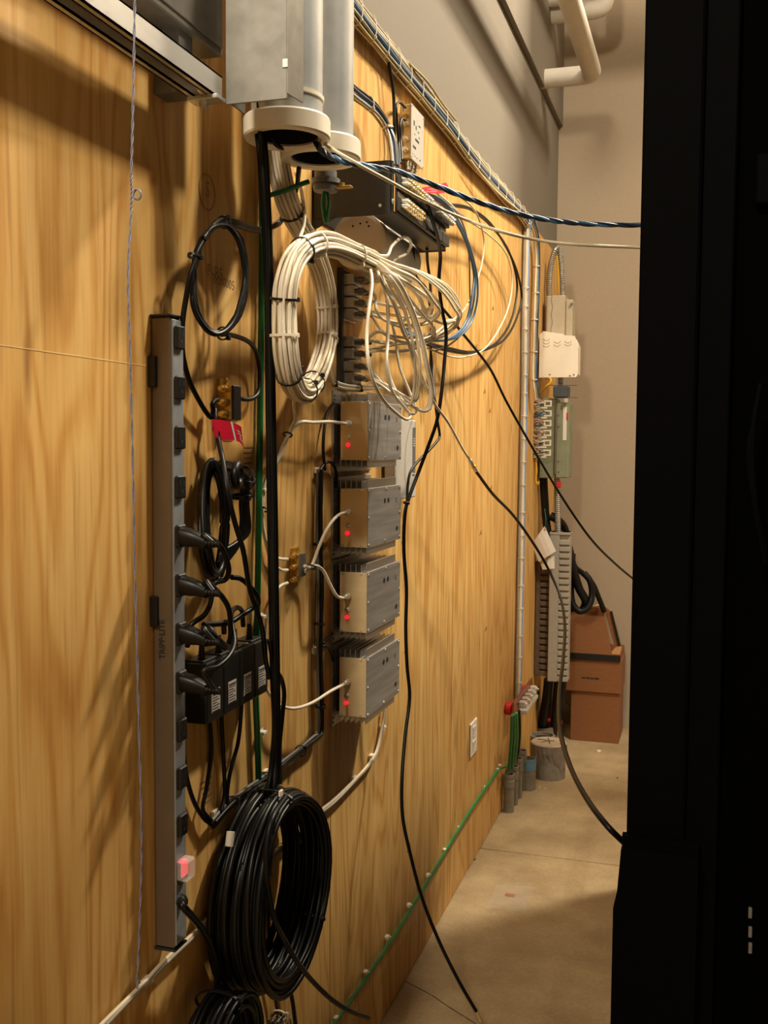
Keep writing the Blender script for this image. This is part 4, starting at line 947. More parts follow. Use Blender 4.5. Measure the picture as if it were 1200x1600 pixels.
for px, py, xx in ((448, 679, .036), (411, 796, .008), (486, 886, .028)):
    P = smooth(path([(px + 2, py - 8, xx), (px, py, xx), (px - 2, py + 8, xx)]), 4)
    tag(build(MB().torus(P[4] + Vector((.002, 0, 0)), P[5] - P[3], .0078, .0018, 14, 6), 'wrap_tie', TIEB), {679: 'black tie joining two white cables under the white coil', 796: 'black tie on the white cables beside the green wire', 886: 'black tie joining the white cables right of the brass block'}[py].replace(' right of', ' next to'), 'cable tie')

# pale device behind the top amplifier
X_ = .036
ya, yb = at(618, 700, X_).y, at(650, 700, X_).y; z0, z1 = at(640, 778, X_).z, at(640, 656, X_).z
t = thing('pale_device', 'pale grey flat device behind the uppermost amplifier, dark strip on its face', 'device', (0, ya, z0))
build(MB().cbox(.008, X_, ya, yb, z0, z1, .003, 2), 'case', LGREY, t)
build(MB().cbox(.0, .008, ya + .02, yb - .02, z0 + .02, z1 - .02, .001), 'wall_mount', DGREY, t)
ys0_, ys1_ = at(644.5, 700, X_).y, at(649, 700, X_).y; zs0, zs1 = at(647, 738, X_).z, at(647, 668, X_).z
build(MB().cbox(X_, X_ + .0008, ys0_, ys1_, zs0, zs1, .0003), 'dark_strip', DGREY, t)
mb = MB()
for i in range(4): mb.box(X_ + .0008, X_ + .0012, ys0_ + .006, ys1_ - .008, zs1 - .03 - i * .006, zs1 - .0275 - i * .006)
build(mb, 'print', PAPER, t)
build(MB().cbox(X_, X_ + .0006, ys0_, ys1_ - .004, zs0 - .009, zs0 - .004, .0002), 'badge', DGREY, t)

# ------------------------------------------------------------------ black riser with its diagonal run
t = thing('black_cable_riser', 'upright bundle of thin black cables between brass block and amplifiers, turning off diagonally', 'cable bundle', at(500, 1150, .0))
P = smooth(path([(500, 733, .014), (499, 780, .012), (498, 830, .012), (500, 900, .012), (500, 960, .012), (499, 1010, .012), (500, 1060, .012), (501, 1110, .012), (500, 1146, .012), (490, 1156, .012), (470, 1173, .012), (445, 1192, .012), (415, 1216, .012), (385, 1238, .012), (355, 1262, .012), (332, 1288, .012)]), 7)
bundle(t, P, [(0, -.005, .0034, BLKM), (.004, .001, .0034, BLKM), (-.002, .005, .0032, DGREY), (.006, .005, .0030, BLKM)], (16, 30, 48, 70, 84, 96), tiemat=TIEB, R=.011, amp=.0016, seed=4)
for px, py in ((493, 735), (489, 1016), (495, 1146), (450, 1190), (412, 1207), (333, 1270)): clip(t, px, py, .006, .010)
for pts in ([(500, 735, .015), (508, 724, .018), (516, 722, .016), (523, 730, .012), (526, 745, .008), (524, 762, .006)], [(508, 735, .02), (505, 700, .016), (508, 660, .012), (514, 640, .01), (521, 630, .006)], [(500, 1010, .015), (510, 1010, .018), (517, 1018, .012), (521, 1032, .006)], [(504, 1006, .015), (510, 1000, .012), (520, 990, .006)]):
    build(MB().tube(path(pts), .0034, 7, 6), 'branch', BLKM, t)
cable('thin_feed', 'thin brown wire running down beside the upright black bundle', 'wire', [(497, 740, .004), (494, 800, .004), (494, 860, .004), (493, 940, .004), (492, 1010, .004)], .0016, mat('brown_wire', (.10, .05, .02), .5))

# ------------------------------------------------------------------ pale cable pair running diagonally to the floor
t = thing('diagonal_cable', 'pale grey cable pair clipped diagonally from the lowest amplifier down the plywood', 'cable', at(370, 1400, .0))
P = smooth(path([(601, 1105, .010), (598, 1130, .009), (592, 1160, .008), (585, 1180, .008), (570, 1203, .008), (550, 1224, .008), (520, 1253, .008), (490, 1277, .008), (460, 1304, .008), (430, 1332, .008), (400, 1366, .008), (360, 1404, .008), (305, 1458, .008), (260, 1500, .008), (225, 1538, .008), (190, 1572, .008), (155, 1608, .008)]), 7)
bundle(t, P, [(0, -.0035, .0034, GRYC), (.001, .0035, .0034, CREAM), (.003, .0, .0028, GRYC)], (), amp=.0014, seed=3)
for px, py in ((595, 1137), (577, 1182), (549, 1216), (459, 1303), (434, 1326), (308, 1448), (224, 1533)): clip(t, px, py, .010, .010)
cable('grey_drop', 'thin grey wire running behind the big black coil towards the diagonal pair', 'wire', [(380, 1390, .006), (395, 1384, .006), (412, 1376, .006), (425, 1366, .006)], .0026, GRYC)

# ------------------------------------------------------------------ green wire to the ground bar
t = thing('green_run', 'thin bright green wire clipped along the foot of the plywood up to the ground bar', 'wire', at(520, 1605, .0))
G = [(515, 1610), (530, 1588), (575, 1523), (620, 1455), (665, 1382), (700, 1322), (740, 1258), (770, 1214), (778, 1203), (788, 1199), (796, 1192), (801, 1180)]
build(MB().tube(path([(a, b, .008 if i < 9 else .02) for i, (a, b) in enumerate(G)]), .0040, 8, 6), 'jacket', GRNL, t)
build(MB().tube(path([(a, b + 3, .012 if i < 9 else .024) for i, (a, b) in enumerate(G[:9])]), .0032, 8, 6), 'jacket', GRN, t)
for px, py in ((522, 1591), (568, 1519), (602, 1464), (636, 1414), (666, 1367), (692, 1328), (715, 1293), (737, 1261), (756, 1230), (775, 1202), (779, 1196)): clip(t, px, py, .010, .008)

# ------------------------------------------------------------------ wall outlet
a = at(733, 1156, 0).y; z0, z1 = .398, .517
t = thing('wall_outlet', 'white duplex wall outlet plate near the foot of the plywood', 'outlet', (0, a, z0))
y1_ = a + .105
build(MB().cbox(0, .006, a, y1_, z0, z1, .0025, 2), 'cover_plate', PAPER, t)
for s in (-1, 1):
    zc = (z0 + z1) / 2 + s * .025
    f = build(MB().cbox(.006, .0078, a + .030, y1_ - .030, zc - .018, zc + .018, .0015), 'receptacle', PVC, t)
    mb = MB(); yc = (a + y1_) / 2
    mb.box(.0078, .0081, yc - .012, yc - .009, zc - .002, zc + .010); mb.box(.0078, .0081, yc + .009, yc + .012, zc - .002, zc + .010); mb.cyl((.0078, yc, zc - .010), (.0081, yc, zc - .010), .003, 8)
    build(mb, 'slots', HOLE, f)
build(MB().cyl((.006, (a + y1_) / 2, (z0 + z1) / 2), (.0072, (a + y1_) / 2, (z0 + z1) / 2), .0032, 8), 'screw', CHROME, t)

# ------------------------------------------------------------------ ground bar and conduit stubs
za = at(800, 1104, .03).z
t = thing('ground_bar', 'copper ground bar on red insulators with a row of grey lugs, near the corner', 'ground bar', (0, 4.12, za - .02))
build(MB().cbox(.036, .044, 4.06, 4.52, za - .024, za + .026, .001), 'copper_bar', COPPER, t)
for y, q in ((4.10, 1.0), (4.44, .6)):
    build(MB().lathe((0, y, za - .012 * q), (1, 0, 0), [(.020 * q, 0), (.027 * q, .006), (.027 * q, .026), (.020 * q, .034), (.014 * q, .036)], 18), 'insulator', REDP, t)
for k in range(5):
    y = 4.16 + .07 * k
    l = build(MB().cbox(.044, .070, y, y + .034, za - .022, za + .004, .003), 'lug', LGREY, t)
    build(MB().lathe((.070, y + .017, za - .008), (1, 0, 0), [(.010, 0), (.010, .006), (.005, .0065), (.005, .012)], 8), 'bolt', CHROME, l)
build(MB().cbox(.05, .085, 4.13, 4.42, za - .040, za - .022, .003), 'lug_rail', LGREY, t)
def stub(name, lab, px, py, y, r, ztop, mt, collar=True, group=None, cat='conduit stub', extra=None):
    p = aty(px, py, y); x = p.x
    t = thing(name, lab, cat, (x, y, 0), group)
    mb = MB().lathe((x, y, 0), (0, 0, 1), [(r, 0), (r, ztop)], 24, (True, False)); mb.lathe((x, y, .02), (0, 0, 1), [(r * .86, 0), (r * .86, ztop - .02)], 24, (False, False)); mb.lathe((x, y, ztop - .001), (0, 0, 1), [(r * .86, .001), (r, .001)], 24, (False, False))
    build(mb, 'pipe', mt, t)
    build(MB().lathe((x, y, ztop - .02), (0, 0, 1), [(r * .85, 0), (r * .85, .002)], 20), 'bore_shade', HOLE, t)  # black disc paints in the shade of the stub's mouth
    if collar: build(MB().lathe((x, y, ztop - .055), (0, 0, 1), [(r, 0), (r * 1.12, .002), (r * 1.12, .030), (r, .032), (r * 1.05, .040), (r * 1.05, .052), (r, .054)], 24, (False, False)), 'coupling', mt, t)
    return t, x
for k, (y, how) in enumerate(((4.06, 'closest to the diagonal green wire'), (4.15, 'second of the row'), (4.24, 'third of the row'), (4.34, 'last of the row, under the ground bar'))):
    stub('conduit_stub', 'slim dusty grey floor conduit along the plywood, ' + how, 795 + 6.5 * k, 1240 - 13 * k, y, .021, .155 + .006 * k, CONG, True, 'slim conduits along the plywood')
t, xb = stub('taped_stub', 'grey conduit stub with a blue tape band round its mouth', 825, 1210, 4.36, .033, .135, CONG, False)
build(MB().lathe((xb, 4.36, .085), (0, 0, 1), [(.0332, 0), (.0345, .001), (.0345, .047), (.0332, .048)], 24, (False, False)), 'tape_band', TAPEB, t)
build(MB().prism([(xb - .033, 4.35, .12), (xb - .020, 4.33, .13), (xb - .032, 4.33, .185), (xb - .040, 4.345, .175)], (0, 0, 0), (.001, .002, 0)), 'tape_end', PALEB, t)
build(MB().prism([(xb + .025, 4.338, .125), (xb + .032, 4.345, .125), (xb + .036, 4.35, .155)], (0, 0, 0), (.001, .002, 0)), 'tape_end', TAPEB, t)
y = 4.56; p = aty(857, 1200, y); x = p.x; r = .078
t = thing('capped_stub', 'wide conduit stub capped with a dusty cover and ragged duct tape', 'conduit stub', (x, y, 0))
build(MB().lathe((x, y, 0), (0, 0, 1), [(r * .95, 0), (r * .95, .15)], 32), 'pipe', CONG, t)
build(MB().lathe((x, y, .148), (0, 0, 1), [(r * 1.02, 0), (r * 1.03, .006), (r * .97, .010)], 32), 'cover', DUSTY, t)
mb = MB(); n = 48; rnd = random.Random(8); low = [.070 + .03 * math.sin(3 * i * .13) + rnd.uniform(-.012, .012) for i in range(n)]
rings = []
for q, e in ((0, .0), (1, .003)):
    pass
top = [Vector((x + (r + .002) * math.cos(2 * math.pi * i / n), y + (r + .002) * math.sin(2 * math.pi * i / n), .154)) for i in range(n)]
mid = [Vector((x + (r + .001 + .002 * (i % 2)) * math.cos(2 * math.pi * i / n), y + (r + .001 + .002 * (i % 2)) * math.sin(2 * math.pi * i / n), .12)) for i in range(n)]
bot = [Vector((x + (r - .002) * math.cos(2 * math.pi * i / n), y + (r - .002) * math.sin(2 * math.pi * i / n), low[i])) for i in range(n)]
build(MB().ring([top, mid, bot], (False, False), False), 'duct_tape', TAPEG, t)
for a, b in (((-.03, -.03), (.02, .01)), ((.01, -.04), (-.01, .05)), ((-.05, .01), (.0, .0))):
    build(MB().tube([(x + a[0], y + a[1], .160), (x + (a[0] + b[0]) / 2, y + (a[1] + b[1]) / 2, .163), (x + b[0], y + b[1], .160)], .0018, 5, 4), 'twig_mark', DGREY, t)
stub('open_stub', 'open dark-mouthed conduit stub standing behind the capped one', 847, 1185, 4.80, .058, .118, CONG, True)
t, x2 = stub('cable_stub_pipe', 'conduit stub in the corner with thick black cables rising out of it', 846, 1150, 5.02, .060, .10, CONG, False)
t, x3 = stub('red_cap_stub', 'short conduit stub with a red ring at its mouth, in the corner', 866, 1150, 5.08, .034, .115, CONG, False)
build(MB().lathe((x3, 5.08, .098), (0, 0, 1), [(.036, 0), (.0385, .002), (.0385, .018), (.034, .02)], 20), 'red_ring', REDP, t)
# green and black drops from the bar into the slim conduits
for k, (pts, m_, how) in enumerate((
    ([(800, 1118, .062), (799, 1150, .055), (797, 1180, .045), (795, 1205, .035)], GRN, 'into the first slim conduit'),
    ([(803, 1116, .066), (803, 1150, .058), (801, 1180, .05), (800, 1200, .04)], GRN, 'into the second slim conduit'),
    ([(807, 1114, .066), (808, 1150, .06), (806, 1175, .05), (804, 1192, .04)], GRNL, 'into the third slim conduit'),
    ([(811, 1110, .07), (812, 1140, .066), (810, 1170, .055), (806, 1190, .045)], BLKM, 'black one into the last slim conduit'))):
    cable('ground_drop', 'insulated ground conductor dropping from the ground bar ' + how, 'wire', pts, .0062, m_, 'conductors under the ground bar')

# ------------------------------------------------------------------ slotted wire ducts and paper tags
def slotted(lab, xa, xb, y0, y1, za, zb, mt, xs, step):
    t = thing('wire_duct', lab, 'wire duct', ((xa + xb) / 2, y0, za))
    build(MB().cbox(xa, xs, y0, y1, za, zb, .003), 'cover', mt, t)
    build(MB().cbox(xs, xb, y0 + .012, y1, za, zb, .001), 'trough', mt, t)
    build(MB().cbox(xa - .001, xb + .002, y0 - .002, y1, zb - .012, zb, .002), 'rim', mt, t)
    z = za + .004
    while z + step < zb - .01:
        build(MB().cbox(xs - .001, xb + .002, y0 - .001, y0 + .013, z, z + step * .68, .0015), 'finger', mt, t); z += step
    return t
Yd = 4.80
pL = aty(857, 950, Yd); pR = aty(888, 950, Yd); zt = aty(875, 832, Yd).z; zb_ = aty(875, 1066, Yd).z
slotted('tall pale grey slotted wire duct standing off the plywood near the corner', pL.x, pR.x, Yd, Yd + .09, zb_, zt, DUCT, pL.x + (pR.x - pL.x) * .50, (zt - zb_) / 23)
pL2 = aty(834, 950, Yd + .02)
slotted('slotted wire duct darkened brown-grey as painted-in shade, between plywood and the pale duct', .002, pL.x - .004, Yd + .02, Yd + .10, aty(845, 1058, Yd).z, aty(845, 878, Yd).z, DUCTB, .026, .030)
for (q, lab, prn) in (([(831, 850), (851, 822), (869, 861), (842, 878)], 'white paper card hung by one corner on the wire duct, tilted like a diamond', False), ([(842, 874), (866, 868), (867, 888), (848, 890)], 'small white paper tag with a thin printed mark, below the tilted card', True)):
    yq = Yd - .022 if not prn else Yd - .012
    Q = [aty(a, b, yq) for a, b in q]
    t = thing('paper_tag', lab, 'paper tag', Q[2])
    mb = MB(); n_ = 4; vs = []
    for i in range(n_ + 1):
        for j in range(n_ + 1):
            u_, v_ = i / n_, j / n_; p = Q[0].lerp(Q[1], u_).lerp(Q[3].lerp(Q[2], u_), v_); p.y -= .008 * math.sin(math.pi * u_) * (1 if not prn else .5) + .004 * v_; vs.append(p)
    fs = [(i * (n_ + 1) + j, i * (n_ + 1) + j + 1, (i + 1) * (n_ + 1) + j + 1, (i + 1) * (n_ + 1) + j) for i in range(n_) for j in range(n_)]
    k0 = len(vs); allv = vs + [v + Vector((0, .0008, 0)) for v in vs]
    build(MB().add(allv, fs + [tuple(i + k0 for i in f[::-1]) for f in fs]), 'card', PAPER, t)
    if prn:
        a = aty(855, 872, yq - .009); b = aty(854, 884, yq - .009)
        build(MB().cyl(a, b, .0014, 6), 'print', DGREY, t)
        a = aty(850, 871, yq - .009); b = aty(860, 869.5, yq - .009); build(MB().cyl(a, b, .0018, 6), 'print', DGREY, t)
    else:
        a = aty(852, 826, yq - .004); build(MB().cyl(a + Vector((0, -.004, 0)), a + Vector((0, .02, 0)), .004, 8), 'eyelet', CHROME, t)
        build(MB().tube([a, aty(853, 812, yq), aty(851, 795, yq + .03)], .0015, 6, 4), 'hang_wire', GRN, t)

# ------------------------------------------------------------------ boxes on the plywood close to the corner
Yj = 4.78
tL, tR = aty(853, 500, Yj + .10), aty(894, 500, Yj + .10); zt = aty(870, 461, Yj + .10).z; zb_ = aty(870, 545, Yj + .1).z
t = thing('tan_enclosure', 'tan sheet-metal enclosure behind the white junction box', 'enclosure', (tL.x, Yj + .1, zb_))
build(MB().cbox(tL.x, tL.x + (tR.x - tL.x) * .72, Yj + .10, Yj + .24, zb_, zt, .006, 2), 'body', TANB, t)
build(MB().cbox(tL.x + (tR.x - tL.x) * .72, tR.x, Yj + .115, Yj + .23, zb_, zt - .02, .006, 2), 'side_cover', TANB, t)
mb = MB(); zz = zb_
while zz < zt: mb.box(tL.x + .026 + .003 * math.sin(zz * 90), tL.x + .028 + .003 * math.sin(zz * 90), Yj + .0985, Yj + .1003, zz, zz + .0105); zz += .010
build(mb, 'wavy_seam', DGREY, t)
a = aty(893, 475, Yj + .11); build(MB().lathe(a, (0, -1, 0), [(.007, 0), (.006, .006)], 8), 'screw', DGREY, t)
b0 = aty(842, 590, Yj); b1 = aty(904, 516, Yj)
t = thing('junction_box', 'white plastic junction box with curved knockouts and a cut-off corner', 'junction box', (b0.x, Yj, b0.z))
W_, H_ = b1.x - b0.x, b1.z - b0.z
prof = [(0, 0), (W_ * .96, 0), (W_, H_ * .06), (W_, H_ * .70), (W_ * .90, H_ * .88), (W_ * .66, H_ * .90), (W_ * .60, H_ * .93), (W_ * .10, H_), (0, H_ * .93)]
build(MB().prism([(b0.x + a, Yj, b0.z + b) for a, b in prof], (0, 0, 0), (0, .016, 0)), 'cover', PVC, t)
build(MB().prism([(b0.x + W_ * .03 + a * .94, Yj + .016, b0.z + H_ * .03 + b * .94) for a, b in prof], (0, 0, 0), (0, .12, 0)), 'body', PVC, t)
for a, b in ((.18, .86), (.18, .79), (.18, .72), (.46, .80), (.46, .73), (.74, .80), (.74, .74)):
    c = Vector((b0.x + W_ * a, Yj, b0.z + H_ * b))
    build(MB().torus(c, (0, 1, 0), W_ * .095, .0016, 10, 5, math.pi * 1.12 - 0, math.pi * 1.88) if False else MB().tube([c + Vector((W_ * .09 * math.cos(q), 0, W_ * .075 * math.sin(q))) for q in [math.pi * (1.1 + .8 * i / 6) for i in range(7)]], .0016, 5, 2), 'knockout', BEIGE, t)
for a, b in ((.9, .05), (.80, .03), (.28, .06)):
    build(MB().cyl((b0.x + W_ * a, Yj - .001, b0.z + H_ * b), (b0.x + W_ * a, Yj, b0.z + H_ * b), .004, 8), 'screw', DGREY, t)
# flexible conduits
def flexc(lab, pts, r, cat='conduit', top=True):
    P = smooth(pts, 10); n = len(P); mb = MB(); rings = []
    L = 0; acc = [0]
    for i in range(1, n): L += (P[i] - P[i - 1]).length; acc.append(L)
    m_ = int(L / .0045); Q = []; j = 0
    for k in range(m_ + 1):
        s = L * k / m_
        while j < n - 2 and acc[j + 1] < s: j += 1
        Q.append(P[j].lerp(P[j + 1], (s - acc[j]) / max(1e-6, acc[j + 1] - acc[j])))
    for k, (p, (tt, u, v)) in enumerate(zip(Q, frames(Q))):
        rr = r * (1.0 if k % 2 else .82); rings.append([p + (u * math.cos(2 * math.pi * i / 10) + v * math.sin(2 * math.pi * i / 10)) * rr for i in range(10)])
    mb.ring(rings, smooth=False)
    return tag(build(mb, 'flexible_conduit', FLEX), lab, cat)
flexc('ribbed steel flexible conduit arching over the tan enclosure', [aty(858, 462, Yj + .16), aty(858, 440, Yj + .16), aty(861, 412, Yj + .15), aty(868, 390, Yj + .14), aty(873, 388, Yj + .15), aty(876, 405, Yj + .16), aty(878, 435, Yj + .17), aty(879, 462, Yj + .17)], .0145)
tag(build(MB().tube([aty(870, 400, Yj + .15), aty(872, 420, Yj + .16), aty(874, 462, Yj + .17)], .0055, 7, 6), 'yellow_wire', YEL), 'yellow wire running down inside the arch of the steel conduit', 'wire')
tag(build(MB().tube([aty(846, 612, Yj + .02), aty(853, 604, Yj - .01), aty(860, 598, Yj - .01), aty(860, 592, Yj), aty(852, 590, Yj + .02)], .0065, 7, 6), 'yellow_wire', YEL), 'bent yellow wire just under the white junction box', 'wire')
flexc('ribbed steel flexible conduit dropping from the green box into the pale wire duct', [aty(870, 745, Yd + .04), aty(871, 790, Yd + .04), aty(872, 838, Yd + .05)], .015)
flexc('short ribbed conduit between junction box and the dark relay', [aty(876, 588, Yj + .05), aty(876, 596, Yj + .05), aty(876, 606, Yj + .05)], .012)
# dark relay with thin rods
a, b = aty(864, 621, Yj), aty(888, 603, Yj)
t = thing('dark_relay', 'dark relay block with thin rods, above the sage green box', 'relay', (a.x, Yj, a.z))
build(MB().cbox(a.x, b.x, Yj, Yj + .07, a.z, b.z, .004), 'block', mat('slate_block', (.05, .06, .075), .5), t)
for py in (602, 621):
    p, q = aty(850 if py == 602 else 880, py, Yj + .01), aty(902, py, Yj + .01)
    build(MB().cyl(p, q, .0022, 6), 'rod', DGREY, t)
a2 = aty(884, 625, Yj); build(MB().cbox(a2.x - .008, a2.x + .010, Yj - .004, Yj + .01, a2.z - .012, a2.z + .006, .002), 'terminal', LGREY, t)
# sage green cabinet box
a, b, c3 = aty(842, 747, Yj + .02), aty(868, 622, Yj + .02), aty(890, 622, Yj + .02)
t = thing('green_box', 'sage green metal box on the plywood with a raised hinge strip', 'enclosure', (a.x, Yj + .02, a.z))
build(MB().cbox(a.x, b.x + .004, Yj + .03, Yj + .16, a.z, b.z, .003), 'body', SAGE, t)
build(MB().cbox(b.x + .006, c3.x, Yj + .02, Yj + .16, a.z + .002, b.z - .02, .004), 'door', SAGE, t)
build(MB().cyl((b.x + .004, Yj + .026, a.z + .02), (b.x + .004, Yj + .026, b.z - .03), .0055, 8), 'hinge', mat('rusty_hinge', (.16, .12, .075), .6), t)
p, q = aty(879, 688, Yj + .019), aty(886, 636, Yj + .019)
l = build(MB().cbox(p.x, q.x, Yj + .018, Yj + .0202, p.z, q.z, .0005), 'sticker', PAPER, t)
p, q = aty(885, 656, Yj + .018), aty(888, 645, Yj + .018); build(MB().box(p.x, q.x, Yj + .0165, Yj + .018, p.z, q.z), 'red_mark', REDP, l)
for py in (648, 666, 720, 737):
    p = aty(873, py, Yj + .018); build(MB().cyl((p.x, Yj + .016, p.z), (p.x, Yj + .021, p.z), .0035, 8), 'rivet', DGREY, t)
for py in (722, 735, 742):
    p = aty(846, py, Yj + .028); build(MB().cyl((p.x, Yj + .028, p.z), (p.x, Yj + .031, p.z), .003, 8), 'rivet', DGREY, t)
p = aty(873, 757, Yj + .02); tag(build(MB().cbox(p.x - .011, p.x + .011, Yj + .01, Yj + .03, p.z - .014, p.z + .012, .003), 'red_plug', REDP), 'small bright red cap below the sage green box', 'cap')
# terminal block
a, b = aty(828, 714, Yj - .06), aty(862, 622, Yj - .06)
t = thing('terminal_block', 'white ladder-like terminal block full of pink and grey wires', 'terminal block', (a.x, Yj - .06, a.z))
build(MB().cbox(0.0, a.x + .03, Yj - .04, Yj + .02, a.z, b.z, .002), 'base', BEIGE, t)
for k in range(6):
    z = a.z + (b.z - a.z) * (k + .15) / 6; h = (b.z - a.z) / 6 * .62
    build(MB().cbox(a.x - .02, b.x - .02, Yj - .062, Yj - .054, z - .010, z - .003, .001), 'bar', TIEW, t)
    mb = MB(); x0_, x1_ = b.x - .034, b.x
    mb.box(x0_, x1_, Yj - .062, Yj - .05, z, z + .006).box(x0_, x1_, Yj - .062, Yj - .05, z + h - .006, z + h).box(x0_, x0_ + .006, Yj - .062, Yj - .05, z + .006, z + h - .006).box(x1_ - .006, x1_, Yj - .062, Yj - .05, z + .006, z + h - .006)
    build(mb, 'clip_frame', TIEW, t)
    rnd = random.Random(50 + k)
    for i in range(6):
        y_ = Yj - .056 - rnd.uniform(0, .012); zq = z + rnd.uniform(-.004, h)
        P = [Vector((a.x - .005, Yj - .03, zq)), Vector((a.x + .012, y_ - .006, zq + rnd.uniform(-.014, .014))), Vector((a.x + .035, y_ - .012, zq + rnd.uniform(-.014, .014))), Vector((b.x - .036, y_, z + h * rnd.uniform(.2, .8))), Vector((b.x - .02, Yj - .05, z + h * .5))]
        build(MB().tube(P, .0032, 5, 4), 'wire', (PINK, GRYC, CREAM, DBLU, PINK, GRYC)[i] if k != 4 else (DBLU, DBLU, GRYC, CREAM, PINK, BLU)[i], t)
P = [aty(836, 712, Yj - .05), aty(838, 735, Yj - .05), aty(837, 752, Yj - .05), aty(840, 757, Yj - .05), aty(842, 752, Yj - .05)]
tag(build(MB().tube(P, .006, 7, 6), 'yellow_loop', YEL), 'yellow-brown wire end looping below the terminal block', 'wire')
# fat black cables round the ducts
for pts, r, lab in (
    ([(849, 745, 4.86), (851, 780, 4.87), (853, 810, 4.87), (857, 840, 4.86)], .019, 'fat black cable dropping from the sage green box into the ducts'),
    ([(860, 806, 4.86), (868, 810, 4.86), (880, 822, 4.9), (886, 845, 4.93), (890, 870, 4.95), (897, 895, 4.96), (905, 920, 4.98), (915, 940, 5.0), (910, 955, 5.02)], .020, 'fat black cable swinging behind the pale wire duct'),
    ([(884, 835, 4.96), (892, 860, 4.98), (898, 885, 5.0), (912, 897, 5.05), (926, 912, 5.1), (936, 935, 5.14), (944, 955, 5.18)], .013, 'black cable sloping into the open cardboard box'),
    ([(892, 880, 4.97), (888, 910, 4.97), (893, 940, 4.97), (905, 955, 4.97), (918, 950, 4.98), (925, 930, 5.0), (922, 908, 5.0), (912, 895, 5.0)], .016, 'fat black cable curled in a loop over the open box'),
    ([(893, 865, 5.0), (892, 900, 4.99), (891, 930, 5.0), (896, 955, 5.0)], .020, 'fat black cable hanging straight beside the pale duct'),
    ([(857, 1062, 4.90), (854, 1090, 4.93), (849, 1120, 4.97), (846, 1148, 5.02)], .022, 'fat black cable dropping out of the ducts into the corner conduit'),
    ([(872, 1062, 4.90), (869, 1095, 4.94), (866, 1125, 5.0), (865, 1148, 5.05)], .018, 'dark cable dropping from the pale duct to the red ring'),
    ([(880, 1060, 4.92), (878, 1080, 4.95), (876, 1098, 5.0), (884, 1106, 5.1)], .018, 'black cable tail bending behind the cardboard boxes')):
    tag(build(MB().tube([aty(a, b, c_) for a, b, c_ in pts], r, 10, 6), 'fat_cable', BLKM), lab, 'cable')
tag(build(MB().tube([at(842, 1072, .004), at(841, 1090, .004), at(839, 1110, .004)], .004, 6, 5), 'green_tail', GRNL), 'short green wire on the plywood beside the corner cables', 'wire')

# ------------------------------------------------------------------ cardboard boxes
def box_panels(t, xa, xb, ya, yb, za, zb, mt, th=.004, top=True):
    build(MB().cbox(xa, xb, ya, ya + th, za, zb, .0012), 'side_panel', mt, t)
    build(MB().cbox(xa, xb, yb - th, yb, za, zb, .0012), 'side_panel', mt, t)
    build(MB().cbox(xa, xa + th, ya + th, yb - th, za, zb, .0012), 'side_panel', mt, t)
    build(MB().cbox(xb - th, xb, ya + th, yb - th, za, zb, .0012), 'side_panel', mt, t)
    build(MB().cbox(xa + th, xb - th, ya + th, yb - th, za, za + th, .0012), 'bottom_panel', mt, t)
Yc = 5.17
a, b = aty(891, 1155, Yc), aty(968, 1085, Yc)
t = thing('cardboard_box', 'plain brown cardboard box on the floor, lowest of the corner stack', 'box', ((a.x + b.x) / 2, Yc, 0))
box_panels(t, a.x, b.x, Yc, Yc + .26, 0.0, b.z, CARD)
for xx in ((a.x, (a.x + b.x) / 2 - .001), ((a.x + b.x) / 2 + .001, b.x)):
    build(MB().cbox(xx[0], xx[1], Yc, Yc + .26, b.z, b.z + .004, .001), 'flap', CARD, t)
zlow = b.z + .004
a2, b2 = aty(880, 1090, Yc - .01), aty(971, 1036, Yc - .01)
t = thing('cardboard_box', 'wider brown cardboard box lying on the lowest one, small dark print on its side', 'box', ((a2.x + b2.x) / 2, Yc, zlow))
box_panels(t, a2.x, b2.x, Yc - .012, Yc + .25, zlow, b2.z, CARD)
build(MB().cbox(a2.x, b2.x, Yc - .012, Yc + .25, b2.z, b2.z + .004, .001), 'flap', CARD, t)
c = aty(923, 1060, Yc - .013); mb = MB()
for i, (dx, w_) in enumerate(((-.045, .020), (-.022, .016), (-.003, .018), (.017, .024))): mb.box(c.x + dx, c.x + dx + w_, Yc - .0126, Yc - .0119, c.z - .004, c.z + .004 + .001 * (i % 2))
build(mb, 'print', INK, t)
zmid = b2.z + .004
a3, b3 = aty(886, 1034, Yc - .02), aty(969, 1030, Yc - .02)
t = thing('cardboard_box', 'open cardboard box topping the corner stack, tall flap upright, black band along its edge', 'box', ((a3.x + b3.x) / 2, Yc, zmid))
zr = zmid + .040
box_panels(t, a3.x, b3.x, Yc - .02, Yc + .24, zmid, zr, CARD)
build(MB().cbox(a3.x - .0005, b3.x + .001, Yc - .0215, Yc - .0198, zmid + .002, zmid + .034, .0005), 'black_band', BLKP, t)
q = [aty(886, 955, Yc + .02), aty(942, 945, Yc + .02), aty(957, 1026, Yc - .012), aty(888, 1031, Yc - .012)]
build(MB().prism(q, (0, 0, 0), (0, .004, 0)), 'front_flap', CARD, t)
q = [aty(943, 941, Yc + .06), aty(949, 950, Yc + .06), aty(971, 1010, Yc + .05), aty(957, 1026, Yc + .0)]
build(MB().prism([aty(950, 1026, Yc - .018), aty(968, 1025, Yc - .018), aty(972, 1011, Yc + .05), aty(962, 1012, Yc + .05)], (0, 0, 0), (0, 0, .004)), 'corner_flap', CARDL, t)
build(MB().prism([aty(942, 945, Yc + .1), aty(954, 955, Yc + .1), aty(969, 1010, Yc + .1), aty(960, 1010, Yc + .1)], (0, 0, 0), (0, .004, 0)), 'side_flap', CARD, t)
build(MB().cyl(aty(955, 955, Yc + .095), aty(968, 1008, Yc + .095), .006, 6), 'dark_edge', BLKP, t)
